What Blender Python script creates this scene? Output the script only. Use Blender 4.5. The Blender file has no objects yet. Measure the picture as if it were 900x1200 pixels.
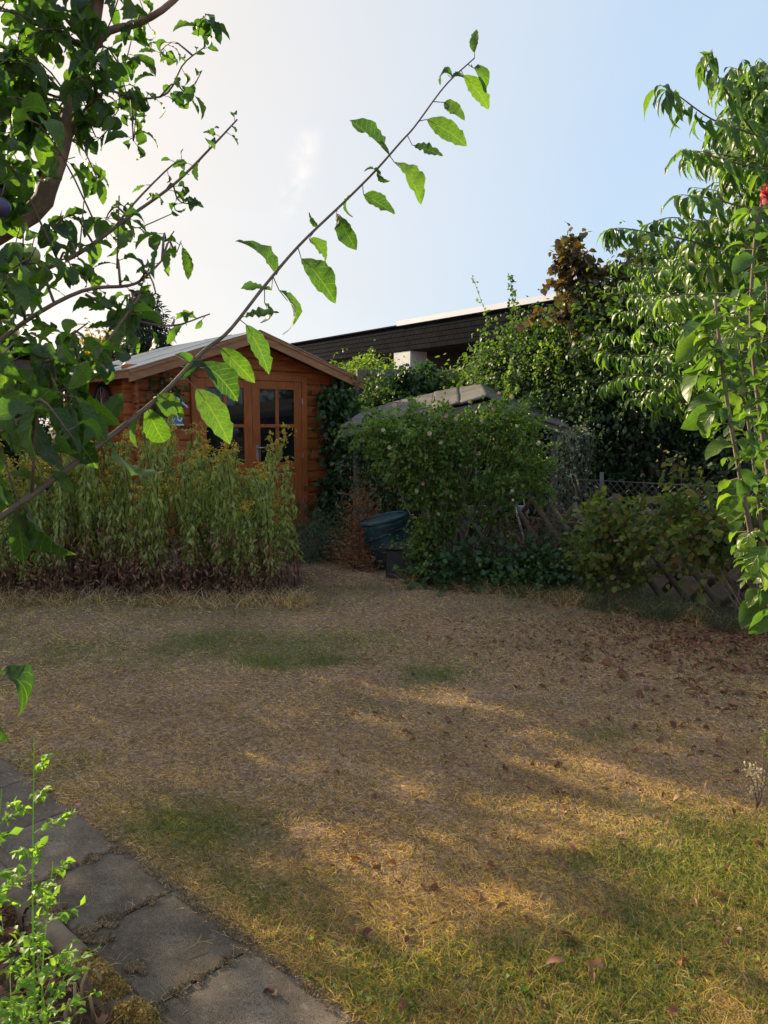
import bpy, math, random
import numpy as np
from mathutils import Vector, Matrix

random.seed(7); rng = np.random.default_rng(7)
S = bpy.context.scene
COL = S.collection
R = math.radians

# ------------------------------------------------------------------ camera
CAMH, PITCH, F = 1.4, R(6.34), 900.0
cam = bpy.data.cameras.new('camera'); camo = bpy.data.objects.new('camera', cam); COL.objects.link(camo)
camo.location = (0, 0, CAMH); camo.rotation_euler = (R(90) - PITCH, 0, 0)
cam.sensor_fit = 'VERTICAL'; cam.sensor_height = 36; cam.lens = 27; cam.clip_start = .05; cam.clip_end = 900
cam.dof.use_dof = True; cam.dof.focus_distance = 5.5; cam.dof.aperture_fstop = 18
S.camera = camo

# ------------------------------------------------------------------ sky and sun
AZ, EL = R(-51), R(21)
SUN = Vector((math.sin(AZ)*math.cos(EL), math.cos(AZ)*math.cos(EL), math.sin(EL)))
W = bpy.data.worlds.new('World'); S.world = W; W.use_nodes = True
nt = W.node_tree; nt.nodes.clear()
def N(t, ty, **kw):
    n = t.nodes.new(ty)
    for k, v in kw.items(): setattr(n, k, v)
    return n
sky = N(nt, 'ShaderNodeTexSky', sky_type='NISHITA', sun_disc=False, sun_elevation=EL, sun_rotation=AZ % (2*math.pi),
        altitude=100, air_density=1.0, dust_density=2.0, ozone_density=2.0)
bg = N(nt, 'ShaderNodeBackground'); bg.inputs[1].default_value = .118
out = N(nt, 'ShaderNodeOutputWorld')
geo = N(nt, 'ShaderNodeTexCoord')
# thin, wispy high cloud veil, whiter towards the horizon
mp = N(nt, 'ShaderNodeMapping'); mp.inputs['Scale'].default_value = (1.2, 2.2, 4.0)
nz = N(nt, 'ShaderNodeTexNoise'); nz.inputs['Scale'].default_value = 1.7; nz.inputs['Detail'].default_value = 7; nz.inputs['Roughness'].default_value = .55
nz.inputs['Distortion'].default_value = .6
rp = N(nt, 'ShaderNodeMapRange'); rp.inputs[1].default_value = .35; rp.inputs[2].default_value = .85; rp.inputs[3].default_value = .84; rp.inputs[4].default_value = .98
L = nt.links.new
L(geo.outputs['Generated'], mp.inputs[0]); L(mp.outputs[0], nz.inputs[0]); L(nz.outputs['Fac'], rp.inputs[0])
dotn = N(nt, 'ShaderNodeVectorMath', operation='DOT_PRODUCT'); dotn.inputs[1].default_value = SUN
L(geo.outputs['Generated'], dotn.inputs[0])
glow = N(nt, 'ShaderNodeMapRange'); glow.inputs[1].default_value = .45; glow.inputs[2].default_value = 1.0; glow.inputs[3].default_value = 0; glow.inputs[4].default_value = 1
L(dotn.outputs['Value'], glow.inputs[0])
veil = N(nt, 'ShaderNodeMix', data_type='RGBA')
veil.inputs[6].default_value = (2.6, 3.3, 4.1, 1); veil.inputs[7].default_value = (4.7, 4.0, 3.2, 1)
L(glow.outputs[0], veil.inputs[0])
# one short white trail, broken by noise
tr = N(nt, 'ShaderNodeVectorMath', operation='DOT_PRODUCT')
def ray(px, py):
    v = -(py - 600) / F
    return Vector(((px - 450) / F, math.cos(PITCH) + v*math.sin(PITCH), -math.sin(PITCH) + v*math.cos(PITCH)))
a, b = ray(338, 245).normalized(), ray(362, 165).normalized()
nrm = a.cross(b).normalized(); mid = (a + b).normalized()
tr.inputs[1].default_value = nrm; L(geo.outputs['Generated'], tr.inputs[0])
ab = N(nt, 'ShaderNodeMath', operation='ABSOLUTE'); L(tr.outputs['Value'], ab.inputs[0])
n2 = N(nt, 'ShaderNodeTexNoise'); n2.inputs['Scale'].default_value = 42; n2.inputs['Detail'].default_value = 5
L(geo.outputs['Generated'], n2.inputs[0])
m1 = N(nt, 'ShaderNodeMapRange', interpolation_type='SMOOTHSTEP'); m1.inputs[1].default_value = 0; m1.inputs[2].default_value = .024; m1.inputs[3].default_value = 1; m1.inputs[4].default_value = 0
L(ab.outputs[0], m1.inputs[0])
dm = N(nt, 'ShaderNodeVectorMath', operation='DOT_PRODUCT'); dm.inputs[1].default_value = mid; L(geo.outputs['Generated'], dm.inputs[0])
m2 = N(nt, 'ShaderNodeMapRange', interpolation_type='SMOOTHSTEP'); m2.inputs[1].default_value = math.cos(.062); m2.inputs[2].default_value = math.cos(.022); L(dm.outputs['Value'], m2.inputs[0])
m3 = N(nt, 'ShaderNodeMath', operation='MULTIPLY'); L(m1.outputs[0], m3.inputs[0]); L(m2.outputs[0], m3.inputs[1])
m3b = N(nt, 'ShaderNodeMapRange'); m3b.inputs[1].default_value = .38; m3b.inputs[2].default_value = .66; L(n2.outputs['Fac'], m3b.inputs[0])
m4 = N(nt, 'ShaderNodeMath', operation='MULTIPLY'); L(m3.outputs[0], m4.inputs[0]); L(m3b.outputs[0], m4.inputs[1])
m5 = N(nt, 'ShaderNodeMath', operation='MULTIPLY'); L(m4.outputs[0], m5.inputs[0]); m5.inputs[1].default_value = .8
mixv = N(nt, 'ShaderNodeMix', data_type='RGBA'); L(rp.outputs[0], mixv.inputs[0]); L(sky.outputs[0], mixv.inputs[6]); L(veil.outputs[2], mixv.inputs[7])
mixt = N(nt, 'ShaderNodeMix', data_type='RGBA'); L(m5.outputs[0], mixt.inputs[0]); L(mixv.outputs[2], mixt.inputs[6]); mixt.inputs[7].default_value = (4.6, 4.4, 4.2, 1)
L(mixt.outputs[2], bg.inputs[0]); L(bg.outputs[0], out.inputs[0])
sl = bpy.data.lights.new('sun', 'SUN'); sl.energy = 4.8; sl.angle = R(.55); sl.color = (1, .80, .54)
so = bpy.data.objects.new('sun', sl); COL.objects.link(so); so.rotation_euler = (-SUN).to_track_quat('-Z', 'Y').to_euler()
so.location = (-6, 8, 12)
S.view_settings.view_transform = 'Standard'; S.view_settings.look = 'None'; S.view_settings.exposure = .98; S.view_settings.gamma = 1
S.cycles.transparent_max_bounces = 8

# ------------------------------------------------------------------ projection helpers (photo pixels -> points in the garden)
def G(px, py, z=0.0):
    r = ray(px, py); t = (z - CAMH) / r.z
    return Vector((r.x*t, r.y*t, z))
def P(px, py, Y):
    r = ray(px, py); t = Y / r.y
    return Vector((r.x*t, Y, CAMH + r.z*t))

# ------------------------------------------------------------------ materials
def lin(c):
    return tuple(((x/255)/12.92 if x <= 10 else ((x/255 + .055)/1.055)**2.4) for x in c)
def newmat(name):
    m = bpy.data.materials.new(name); m.use_nodes = True; t = m.node_tree; t.nodes.clear()
    o = N(t, 'ShaderNodeOutputMaterial'); p = N(t, 'ShaderNodeBsdfPrincipled'); t.links.new(p.outputs[0], o.inputs[0])
    return m, t, p, o
def ramp(t, cols, src, pos=None):
    r = N(t, 'ShaderNodeValToRGB'); e = r.color_ramp.elements
    n = len(cols)
    while len(e) < n: e.new(.5)
    for i, c in enumerate(cols):
        e[i].position = pos[i] if pos else i/(n - 1); e[i].color = (*c[:3], 1)
    t.links.new(src, r.inputs[0]); return r
def island_rnd(t):
    g = N(t, 'ShaderNodeNewGeometry'); oi = N(t, 'ShaderNodeObjectInfo')
    a = N(t, 'ShaderNodeMath', operation='ADD'); f = N(t, 'ShaderNodeMath', operation='FRACT')
    t.links.new(g.outputs['Random Per Island'], a.inputs[0]); t.links.new(oi.outputs['Random'], a.inputs[1]); t.links.new(a.outputs[0], f.inputs[0])
    return f.outputs[0], g
def noise(t, scale, detail=4, rough=.55, coord='Object', stretch=None, dist=0):
    tc = N(t, 'ShaderNodeTexCoord'); n = N(t, 'ShaderNodeTexNoise')
    n.inputs['Scale'].default_value = scale; n.inputs['Detail'].default_value = detail; n.inputs['Roughness'].default_value = rough; n.inputs['Distortion'].default_value = dist
    if stretch:
        m = N(t, 'ShaderNodeMapping'); m.inputs['Scale'].default_value = stretch
        t.links.new(tc.outputs[coord], m.inputs[0]); t.links.new(m.outputs[0], n.inputs[0])
    else: t.links.new(tc.outputs[coord], n.inputs[0])
    return n
def bump(t, p, src, strength=.4, dist=.01):
    b = N(t, 'ShaderNodeBump'); b.inputs['Strength'].default_value = strength; b.inputs['Distance'].default_value = dist
    t.links.new(src, b.inputs['Height']); t.links.new(b.outputs[0], p.inputs['Normal']); return b
def leafmat(name, cols, trans=.38, rough=.42, tcol=1.9, vein=False, spec=.45, yellow=1.0, ribs=0):
    """leaf colours run through a ramp by leaf; light passes through the blade"""
    m, t, p, o = newmat(name)
    r, g = island_rnd(t)
    rr = ramp(t, cols, r)
    nz = noise(t, 30 if vein else 1.3, 3, coord='Object')
    hv = N(t, 'ShaderNodeHueSaturation'); mr = N(t, 'ShaderNodeMapRange')
    mr.inputs[1].default_value = .3; mr.inputs[2].default_value = .7; mr.inputs[3].default_value = .75; mr.inputs[4].default_value = 1.25
    t.links.new(nz.outputs['Fac'], mr.inputs[0]); t.links.new(mr.outputs[0], hv.inputs['Value']); t.links.new(rr.outputs[0], hv.inputs['Color'])
    col = hv.outputs[0]; rib = None
    if ribs:      # midrib and side veins in the leaf's own coordinates
        tc_ = N(t, 'ShaderNodeTexCoord'); sx = N(t, 'ShaderNodeSeparateXYZ'); t.links.new(tc_.outputs['Object'], sx.inputs[0])
        def mth(op, a_, b_=None):
            n_ = N(t, 'ShaderNodeMath', operation=op)
            for k_, v_ in ((0, a_), (1, b_)):
                if v_ is None: continue
                if hasattr(v_, 'links') or hasattr(v_, 'is_linked'): t.links.new(v_, n_.inputs[k_])
                else: n_.inputs[k_].default_value = v_
            return n_.outputs[0]
        ax = mth('ABSOLUTE', sx.outputs['X']); u_ = mth('MULTIPLY', mth('SUBTRACT', sx.outputs['Y'], mth('MULTIPLY', ax, .9)), ribs)
        f_ = mth('ABSOLUTE', mth('SUBTRACT', mth('FRACT', u_), .5))
        sr = N(t, 'ShaderNodeMapRange', interpolation_type='SMOOTHSTEP'); sr.inputs[1].default_value = .02; sr.inputs[2].default_value = .12; sr.inputs[3].default_value = .55; sr.inputs[4].default_value = 0; t.links.new(f_, sr.inputs[0])
        mrb = N(t, 'ShaderNodeMapRange', interpolation_type='SMOOTHSTEP'); mrb.inputs[1].default_value = .004; mrb.inputs[2].default_value = .014; mrb.inputs[3].default_value = 1; mrb.inputs[4].default_value = 0; t.links.new(ax, mrb.inputs[0])
        rib = mth('MAXIMUM', sr.outputs[0], mrb.outputs[0])
        mxr = N(t, 'ShaderNodeMix', data_type='RGBA'); t.links.new(mth('MULTIPLY', rib, .34), mxr.inputs[0]); t.links.new(col, mxr.inputs[6]); mxr.inputs[7].default_value = (.16, .22, .07, 1); 
        # scattered brown specks and browned spots
        sp_ = noise(t, 9, 5, .7); spr = N(t, 'ShaderNodeMapRange'); spr.inputs[1].default_value = .66; spr.inputs[2].default_value = .72; spr.inputs[4].default_value = .8; t.links.new(sp_.outputs['Fac'], spr.inputs[0])
        mxs = N(t, 'ShaderNodeMix', data_type='RGBA'); t.links.new(spr.outputs[0], mxs.inputs[0]); t.links.new(mxr.outputs[2], mxs.inputs[6]); mxs.inputs[7].default_value = (.12, .07, .025, 1)
        col = mxs.outputs[2]
    # paler, duller underside
    und = N(t, 'ShaderNodeMix', data_type='RGBA'); und.inputs[7].default_value = (.17, .21, .13, 1)
    mf = N(t, 'ShaderNodeMath', operation='MULTIPLY'); mf.inputs[1].default_value = .3
    t.links.new(g.outputs['Backfacing'], mf.inputs[0]); t.links.new(mf.outputs[0], und.inputs[0]); t.links.new(col, und.inputs[6])
    t.links.new(und.outputs[2], p.inputs['Base Color']); p.inputs['Roughness'].default_value = rough
    p.inputs['Specular IOR Level'].default_value = spec
    tr = N(t, 'ShaderNodeBsdfTranslucent'); mx = N(t, 'ShaderNodeMixShader'); mx.inputs[0].default_value = trans
    mu = N(t, 'ShaderNodeMix', data_type='RGBA', blend_type='MULTIPLY'); mu.inputs[0].default_value = 1
    mu.inputs[7].default_value = (tcol*1.25*yellow, tcol*1.35, tcol*.35, 1)
    t.links.new(col, mu.inputs[6]); t.links.new(mu.outputs[2], tr.inputs[0])
    t.links.new(p.outputs[0], mx.inputs[1]); t.links.new(tr.outputs[0], mx.inputs[2]); t.links.new(mx.outputs[0], o.inputs[0])
    if vein:
        w = N(t, 'ShaderNodeTexNoise'); w.inputs['Scale'].default_value = 60; tc = N(t, 'ShaderNodeTexCoord'); t.links.new(tc.outputs['Object'], w.inputs[0])
        bump(t, p, w.outputs['Fac'], .35, .004)
    if rib is not None: bump(t, p, rib, .6, .02)
    return m
def plain(name, col, rough=.7, var=.25, scale=6, bscale=None, bstr=.3, bdist=.005, metal=0, stretch=None, spec=.4, col2=None, rnd=0, detail=5, coord='Object'):
    m, t, p, o = newmat(name)
    nz = noise(t, scale, detail, .6, coord=coord, stretch=stretch)
    c2 = col2 or tuple(min(1, c*(1 + var)) for c in col); c1 = tuple(c*(1 - var) for c in col) if not col2 else col
    rr = ramp(t, [c1, c2], nz.outputs['Fac'], [.32, .68]); csock = rr.outputs[0]
    if rnd:
        r, g = island_rnd(t); oi = N(t, 'ShaderNodeObjectInfo')
        hv = N(t, 'ShaderNodeHueSaturation'); mr = N(t, 'ShaderNodeMapRange'); mr.inputs[3].default_value = 1 - rnd; mr.inputs[4].default_value = 1 + rnd
        t.links.new(r, mr.inputs[0]); t.links.new(mr.outputs[0], hv.inputs['Value']); t.links.new(csock, hv.inputs['Color']); csock = hv.outputs[0]
    t.links.new(csock, p.inputs['Base Color']); p.inputs['Roughness'].default_value = rough; p.inputs['Metallic'].default_value = metal
    p.inputs['Specular IOR Level'].default_value = spec
    if bscale:
        bn = noise(t, bscale, 5, .6, coord=coord, stretch=stretch); bump(t, p, bn.outputs['Fac'], bstr, bdist)
    return m

M = {}
M['bark'] = plain('plum_bark', (.16, .11, .075), .8, .4, 25, 90, .6, .004)
M['twig'] = plain('twig_bark', (.12, .085, .055), .65, .3, 30, 90, .3, .002)
M['greytwig'] = plain('grey_stem', (.17, .14, .11), .8, .35, 20, 60, .5, .004)
M['stain'] = plain('orange_stained_pine', (.24, .066, .018), .5, 0, 3, 60, .3, .003, col2=(.46, .145, .042), rnd=.2, stretch=(1, 1, 9), spec=.35)
M['stain_trim'] = plain('orange_stained_trim', (.29, .078, .02), .45, 0, 4, 60, .2, .003, col2=(.43, .13, .036), rnd=.10, stretch=(6, 6, 1.2), spec=.35)
M['fascia'] = plain('weathered_fascia_wood', (.25, .11, .05), .5, 0, 4, 50, .3, .004, col2=(.40, .19, .09), stretch=(1, 6, 6), rnd=.1)
M['greywood'] = plain('grey_weathered_wood', (.16, .135, .11), .85, .35, 5, 40, .6, .006, stretch=(8, 8, 1))
M['fencewood'] = plain('weathered_fence_wood', (.15, .115, .085), .85, .4, 6, 40, .7, .008, rnd=.3)
M['felt_lit'] = plain('grey_felt_lit_slope', (.095, .085, .072), .8, .4, 2.2, 100, .5, .006, rnd=.12)
M['felt'] = plain('mineral_roofing_felt', (.34, .33, .31), .45, .25, 2.5, 160, .4, .003, rnd=.08)
M['felt_shaded'] = plain('dark_felt_shaded_slope', (.085, .08, .07), .75, .5, 2.2, 100, .5, .006, rnd=.15)
M['slate'] = plain('dark_slate', (.008, .009, .012), .95, .3, 2, 12, .3, .01, rnd=.2, spec=.05)
M['coping'] = plain('pale_metal_coping', (.72, .74, .77), .4, .06, 1)
M['white'] = plain('white_render', (.72, .71, .68), .85, .1, 3, 60, .2, .003)
M['brick'] = plain('brown_brick', (.16, .075, .05), .85, .3, 3, rnd=.25)
M['shutter'] = plain('grey_shutter', (.42, .41, .40), .5, .1, 2)
M['darkwall'] = plain('dark_cladding', (.03, .028, .027), .7, .3, 2)
M['slab'] = None
def slabmat():
    m, t, p, o = newmat('worn_concrete_slab')
    a = noise(t, 5, 8, .7); b_ = noise(t, 75, 4, .7); c = noise(t, 420, 2, .5)
    oi = N(t, 'ShaderNodeObjectInfo')
    r1 = ramp(t, [(.10, .078, .058), (.16, .128, .096), (.235, .19, .145)], a.outputs['Fac'], [.34, .5, .66])
    r2 = ramp(t, [(.5, .5, .5), (1, 1, 1), (1.0, 1.0, 1.0), (1.6, 1.5, 1.4)], b_.outputs['Fac'], [.30, .45, .60, .72])
    r3 = ramp(t, [(.45, .45, .45), (1, 1, 1), (1.45, 1.45, 1.45)], c.outputs['Fac'], [.36, .5, .66])
    m1 = N(t, 'ShaderNodeMix', data_type='RGBA', blend_type='MULTIPLY'); m1.inputs[0].default_value = 1
    m2 = N(t, 'ShaderNodeMix', data_type='RGBA', blend_type='MULTIPLY'); m2.inputs[0].default_value = 1
    t.links.new(r1.outputs[0], m1.inputs[6]); t.links.new(r2.outputs[0], m1.inputs[7]); t.links.new(m1.outputs[2], m2.inputs[6]); t.links.new(r3.outputs[0], m2.inputs[7])
    # pale lichen spots
    v = N(t, 'ShaderNodeTexVoronoi'); v.inputs['Scale'].default_value = 11; tc = N(t, 'ShaderNodeTexCoord'); 
    mp_ = N(t, 'ShaderNodeVectorMath', operation='ADD'); nn = noise(t, 30, 3); sc = N(t, 'ShaderNodeVectorMath', operation='SCALE'); sc.inputs['Scale'].default_value = .06
    t.links.new(nn.outputs['Color'], sc.inputs[0]); t.links.new(tc.outputs['Object'], mp_.inputs[0]); t.links.new(sc.outputs[0], mp_.inputs[1]); t.links.new(mp_.outputs[0], v.inputs['Vector'])
    lr = N(t, 'ShaderNodeMapRange'); lr.inputs[1].default_value = .10; lr.inputs[2].default_value = .13; lr.inputs[3].default_value = .5; lr.inputs[4].default_value = 0; t.links.new(v.outputs['Distance'], lr.inputs[0])
    m3 = N(t, 'ShaderNodeMix', data_type='RGBA'); t.links.new(lr.outputs[0], m3.inputs[0]); t.links.new(m2.outputs[2], m3.inputs[6]); m3.inputs[7].default_value = (.24, .22, .18, 1)
    hv = N(t, 'ShaderNodeHueSaturation'); mr = N(t, 'ShaderNodeMapRange'); mr.inputs[3].default_value = .85; mr.inputs[4].default_value = 1.2; t.links.new(oi.outputs['Random'], mr.inputs[0]); t.links.new(mr.outputs[0], hv.inputs['Value']); t.links.new(m3.outputs[2], hv.inputs['Color'])
    t.links.new(hv.outputs[0], p.inputs['Base Color']); p.inputs['Roughness'].default_value = .93; p.inputs['Specular IOR Level'].default_value = .15; bump(t, p, c.outputs['Fac'], .8, .004)
    return m
M['slab'] = slabmat()
M['kerb'] = plain('concrete_kerb', (.15, .115, .08), .9, .35, 12, 120, .6, .005)
M['moss'] = plain('dry_yellow_moss', (.40, .27, .085), .95, .5, 30, 160, .8, .006, rnd=.4)
M['moss_brown'] = plain('brown_crumbs', (.30, .215, .125), .95, .5, 30, 160, .8, .006, rnd=.4)
M['soil'] = plain('dry_bed_soil', (.06, .042, .03), .95, .4, 9, 60, .9, .02)
M['teal'] = plain('teal_plastic', (.02, .062, .078), .45, .3, 4, 40, .15, .003)
M['blackplastic'] = plain('black_plastic', (.022, .022, .026), .5, .3, 6)
M['steel'] = plain('dull_steel', (.45, .45, .44), .4, .15, 6, metal=.7)
M['wire'] = plain('galvanised_wire', (.09, .095, .09), .5, .2, 6, metal=.3)
M['bluewhite'] = plain('pale_blue_board', (.30, .42, .55), .6, .12, 6)
M['blue'] = plain('blue_paint', (.08, .23, .42), .5, .15, 12)
M['paint'] = plain('white_paint', (.76, .77, .75), .5, .05, 12)
M['rubber'] = plain('black_rubber', (.02, .02, .02), .7, .2, 10)
M['roofglare'] = plain('pale_corrugated_sheet', (.42, .42, .40), .32, .15, 2, rnd=.05)
M['plum_blue'] = plain('blue_plum_skin', (.05, .045, .10), .4, .3, 20)
M['plum_green'] = plain('green_plum_skin', (.25, .30, .10), .4, .2, 20)
M['tile'] = plain('red_roof_tile', (.30, .085, .045), .8, .25, 3, rnd=.2)
M['stalk'] = plain('dry_hollow_stalk', (.30, .21, .12), .8, .3, 20)

gm, t, p, o = newmat('shed_window_glass')
p.inputs['Base Color'].default_value = (.012, .014, .014, 1); p.inputs['Roughness'].default_value = .04; p.inputs['Specular IOR Level'].default_value = .6
bump(t, p, noise(t, 2.2, 2).outputs['Fac'], .05, .02); M['glass'] = gm

# leaf colours (dark to light along the ramp)
M['plum_leaf'] = leafmat('plum_leaf', [(.016, .042, .013), (.026, .064, .016), (.038, .082, .019), (.062, .115, .022)], .46, .42, 2.7, True)
M['plum_leaf_ribbed'] = leafmat('plum_leaf_ribbed', [(.016, .042, .013), (.026, .064, .016), (.038, .082, .019), (.062, .115, .022)], .46, .42, 2.7, True, ribs=9)
M['peach_leaf'] = leafmat('peach_leaf', [(.035, .085, .022), (.055, .12, .025), (.09, .165, .032), (.13, .21, .04)], .40, .38, 2.0, True)
M['peach_leaf_ribbed'] = leafmat('peach_leaf_ribbed', [(.035, .085, .022), (.055, .12, .025), (.09, .165, .032), (.13, .21, .04)], .40, .38, 2.0, True, ribs=14)
M['broad_leaf'] = leafmat('broad_leaf', [(.035, .08, .022), (.06, .125, .026), (.12, .19, .034)], .42, .40, 2.2, True)
M['broad_leaf_ribbed'] = leafmat('broad_leaf_ribbed', [(.035, .08, .022), (.06, .125, .026), (.12, .19, .034)], .42, .40, 2.2, True, ribs=7)
M['hib_leaf'] = leafmat('hibiscus_leaf', [(.045, .095, .02), (.07, .14, .026), (.115, .19, .035), (.17, .24, .05)], .36, .5, 1.8)
M['gold_leaf'] = leafmat('goldenrod_leaf', [(.15, .20, .07), (.22, .28, .095), (.31, .36, .12), (.42, .44, .15)], .40, .55, 1.5)
M['dead_leaf'] = leafmat('dead_stem_leaf', [(.13, .055, .034), (.24, .11, .07), (.36, .21, .13)], .2, .8, 1.0, yellow=1.2)
M['gold_flower'] = leafmat('goldenrod_bloom', [(.42, .27, .02), (.60, .40, .04), (.48, .42, .08)], .25, .8, 1.1)
M['gold_stem'] = plain('goldenrod_stem', (.085, .055, .035), .8, .4, 10, rnd=.3)
M['ivy_leaf'] = leafmat('climber_leaf', [(.018, .05, .018), (.03, .075, .024), (.05, .105, .032)], .28, .42, 1.7)
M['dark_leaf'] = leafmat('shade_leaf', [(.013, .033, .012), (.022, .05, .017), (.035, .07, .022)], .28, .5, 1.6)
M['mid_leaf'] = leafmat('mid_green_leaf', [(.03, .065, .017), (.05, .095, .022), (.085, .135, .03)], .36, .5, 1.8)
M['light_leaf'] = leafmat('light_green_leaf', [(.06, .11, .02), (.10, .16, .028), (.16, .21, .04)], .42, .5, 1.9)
M['brown_leaf'] = leafmat('bronze_hazel_leaf', [(.055, .032, .02), (.09, .05, .028), (.075, .07, .025), (.15, .10, .03)], .30, .5, 1.5, yellow=1.1)
M['currant_leaf'] = leafmat('currant_leaf', [(.04, .08, .02), (.07, .12, .025), (.12, .165, .035), (.19, .19, .035), (.13, .08, .03)], .40, .5, 1.8)
M['weed_leaf'] = leafmat('weed_leaf', [(.13, .24, .04), (.18, .32, .05), (.25, .38, .07)], .45, .5, 1.6)
M['conifer_leaf'] = leafmat('conifer_leaf', [(.012, .03, .015), (.02, .045, .02)], .1, .7, 1.2)
M['autumn_leaf'] = leafmat('yellow_tree_leaf', [(.20, .14, .02), (.30, .20, .03)], .4, .6, 1.4)
M['rust_leaf'] = leafmat('rusty_dead_conifer', [(.16, .058, .022), (.26, .10, .038), (.36, .17, .07)], .15, .8, 1.1, yellow=1.2)
M['blue_leaf'] = leafmat('greygreen_leaf', [(.035, .065, .04), (.055, .09, .055), (.08, .12, .06)], .25, .6, 1.5)
M['silver_leaf'] = leafmat('silver_bloom', [(.16, .20, .15), (.30, .34, .28)], .25, .7, 1.1)
M['pink'] = leafmat('pink_petal', [(.45, .20, .24), (.55, .30, .34), (.62, .42, .44)], .4, .6, 1.0, yellow=.9)
M['palepink'] = leafmat('pale_petal', [(.55, .42, .42), (.65, .55, .52)], .35, .6, 1.0)
M['red'] = leafmat('red_petal', [(.50, .02, .06), (.65, .06, .13), (.75, .15, .22)], .3, .6, .9)
M['litter'] = leafmat('fallen_leaf', [(.10, .032, .02), (.17, .055, .032), (.26, .095, .055), (.38, .22, .14), (.13, .042, .028), (.22, .10, .06)], .15, .7, 1.0, yellow=1.2)
M['dry_grass'] = leafmat('dry_grass_blade', [(.09, .055, .035), (.30, .195, .135), (.54, .385, .275), (.80, .63, .47)], .42, .7, 1.5, spec=.25, yellow=1.15)
M['gold_grass'] = leafmat('golden_grass_blade', [(.30, .185, .10), (.46, .30, .165), (.66, .47, .29)], .42, .7, 1.4, spec=.25)
M['green_grass'] = leafmat('green_grass_blade', [(.07, .09, .026), (.13, .145, .036), (.22, .21, .055), (.34, .28, .10)], .35, .6, 1.6, spec=.3)
# ------------------------------------------------------------------ object helpers
def tag(o, label=None, cat=None, group=None, kind=None):
    if label: o['label'] = label
    if cat: o['category'] = cat
    if group: o['group'] = group
    if kind: o['kind'] = kind
    return o
def thing(name, label, cat, loc=(0, 0, 0), rz=0, group=None):
    o = bpy.data.objects.new(name, None); COL.objects.link(o); o.location = loc; o.rotation_euler = (0, 0, rz)
    o.empty_display_size = .1
    return tag(o, label, cat, group)
def link(name, me, parent=None, loc=(0, 0, 0), rot=None, kind=None):
    o = bpy.data.objects.new(name, me); COL.objects.link(o); o.location = loc
    if rot is not None: o.rotation_euler = rot
    if parent is not None: o.parent = parent
    if kind: o['kind'] = kind
    return o
def mesh_np(name, V, Fq, mat, smooth=True):
    """V (n,3); Fq: list of (array of faces, all with the same corner count)"""
    me = bpy.data.meshes.new(name); V = np.asarray(V, dtype=np.float32)
    me.vertices.add(len(V)); me.vertices.foreach_set('co', V.ravel())
    loops = np.concatenate([f.ravel() for f in Fq]).astype(np.int32)
    cnt = np.concatenate([np.full(len(f), f.shape[1], dtype=np.int32) for f in Fq])
    start = np.concatenate([[0], np.cumsum(cnt)[:-1]]).astype(np.int32)
    me.loops.add(len(loops)); me.loops.foreach_set('vertex_index', loops)
    me.polygons.add(len(cnt)); me.polygons.foreach_set('loop_start', start); me.polygons.foreach_set('loop_total', cnt)
    if smooth: me.polygons.foreach_set('use_smooth', np.ones(len(cnt), dtype=bool))
    me.materials.append(mat); me.update(calc_edges=True); me.validate(); return me
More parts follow.
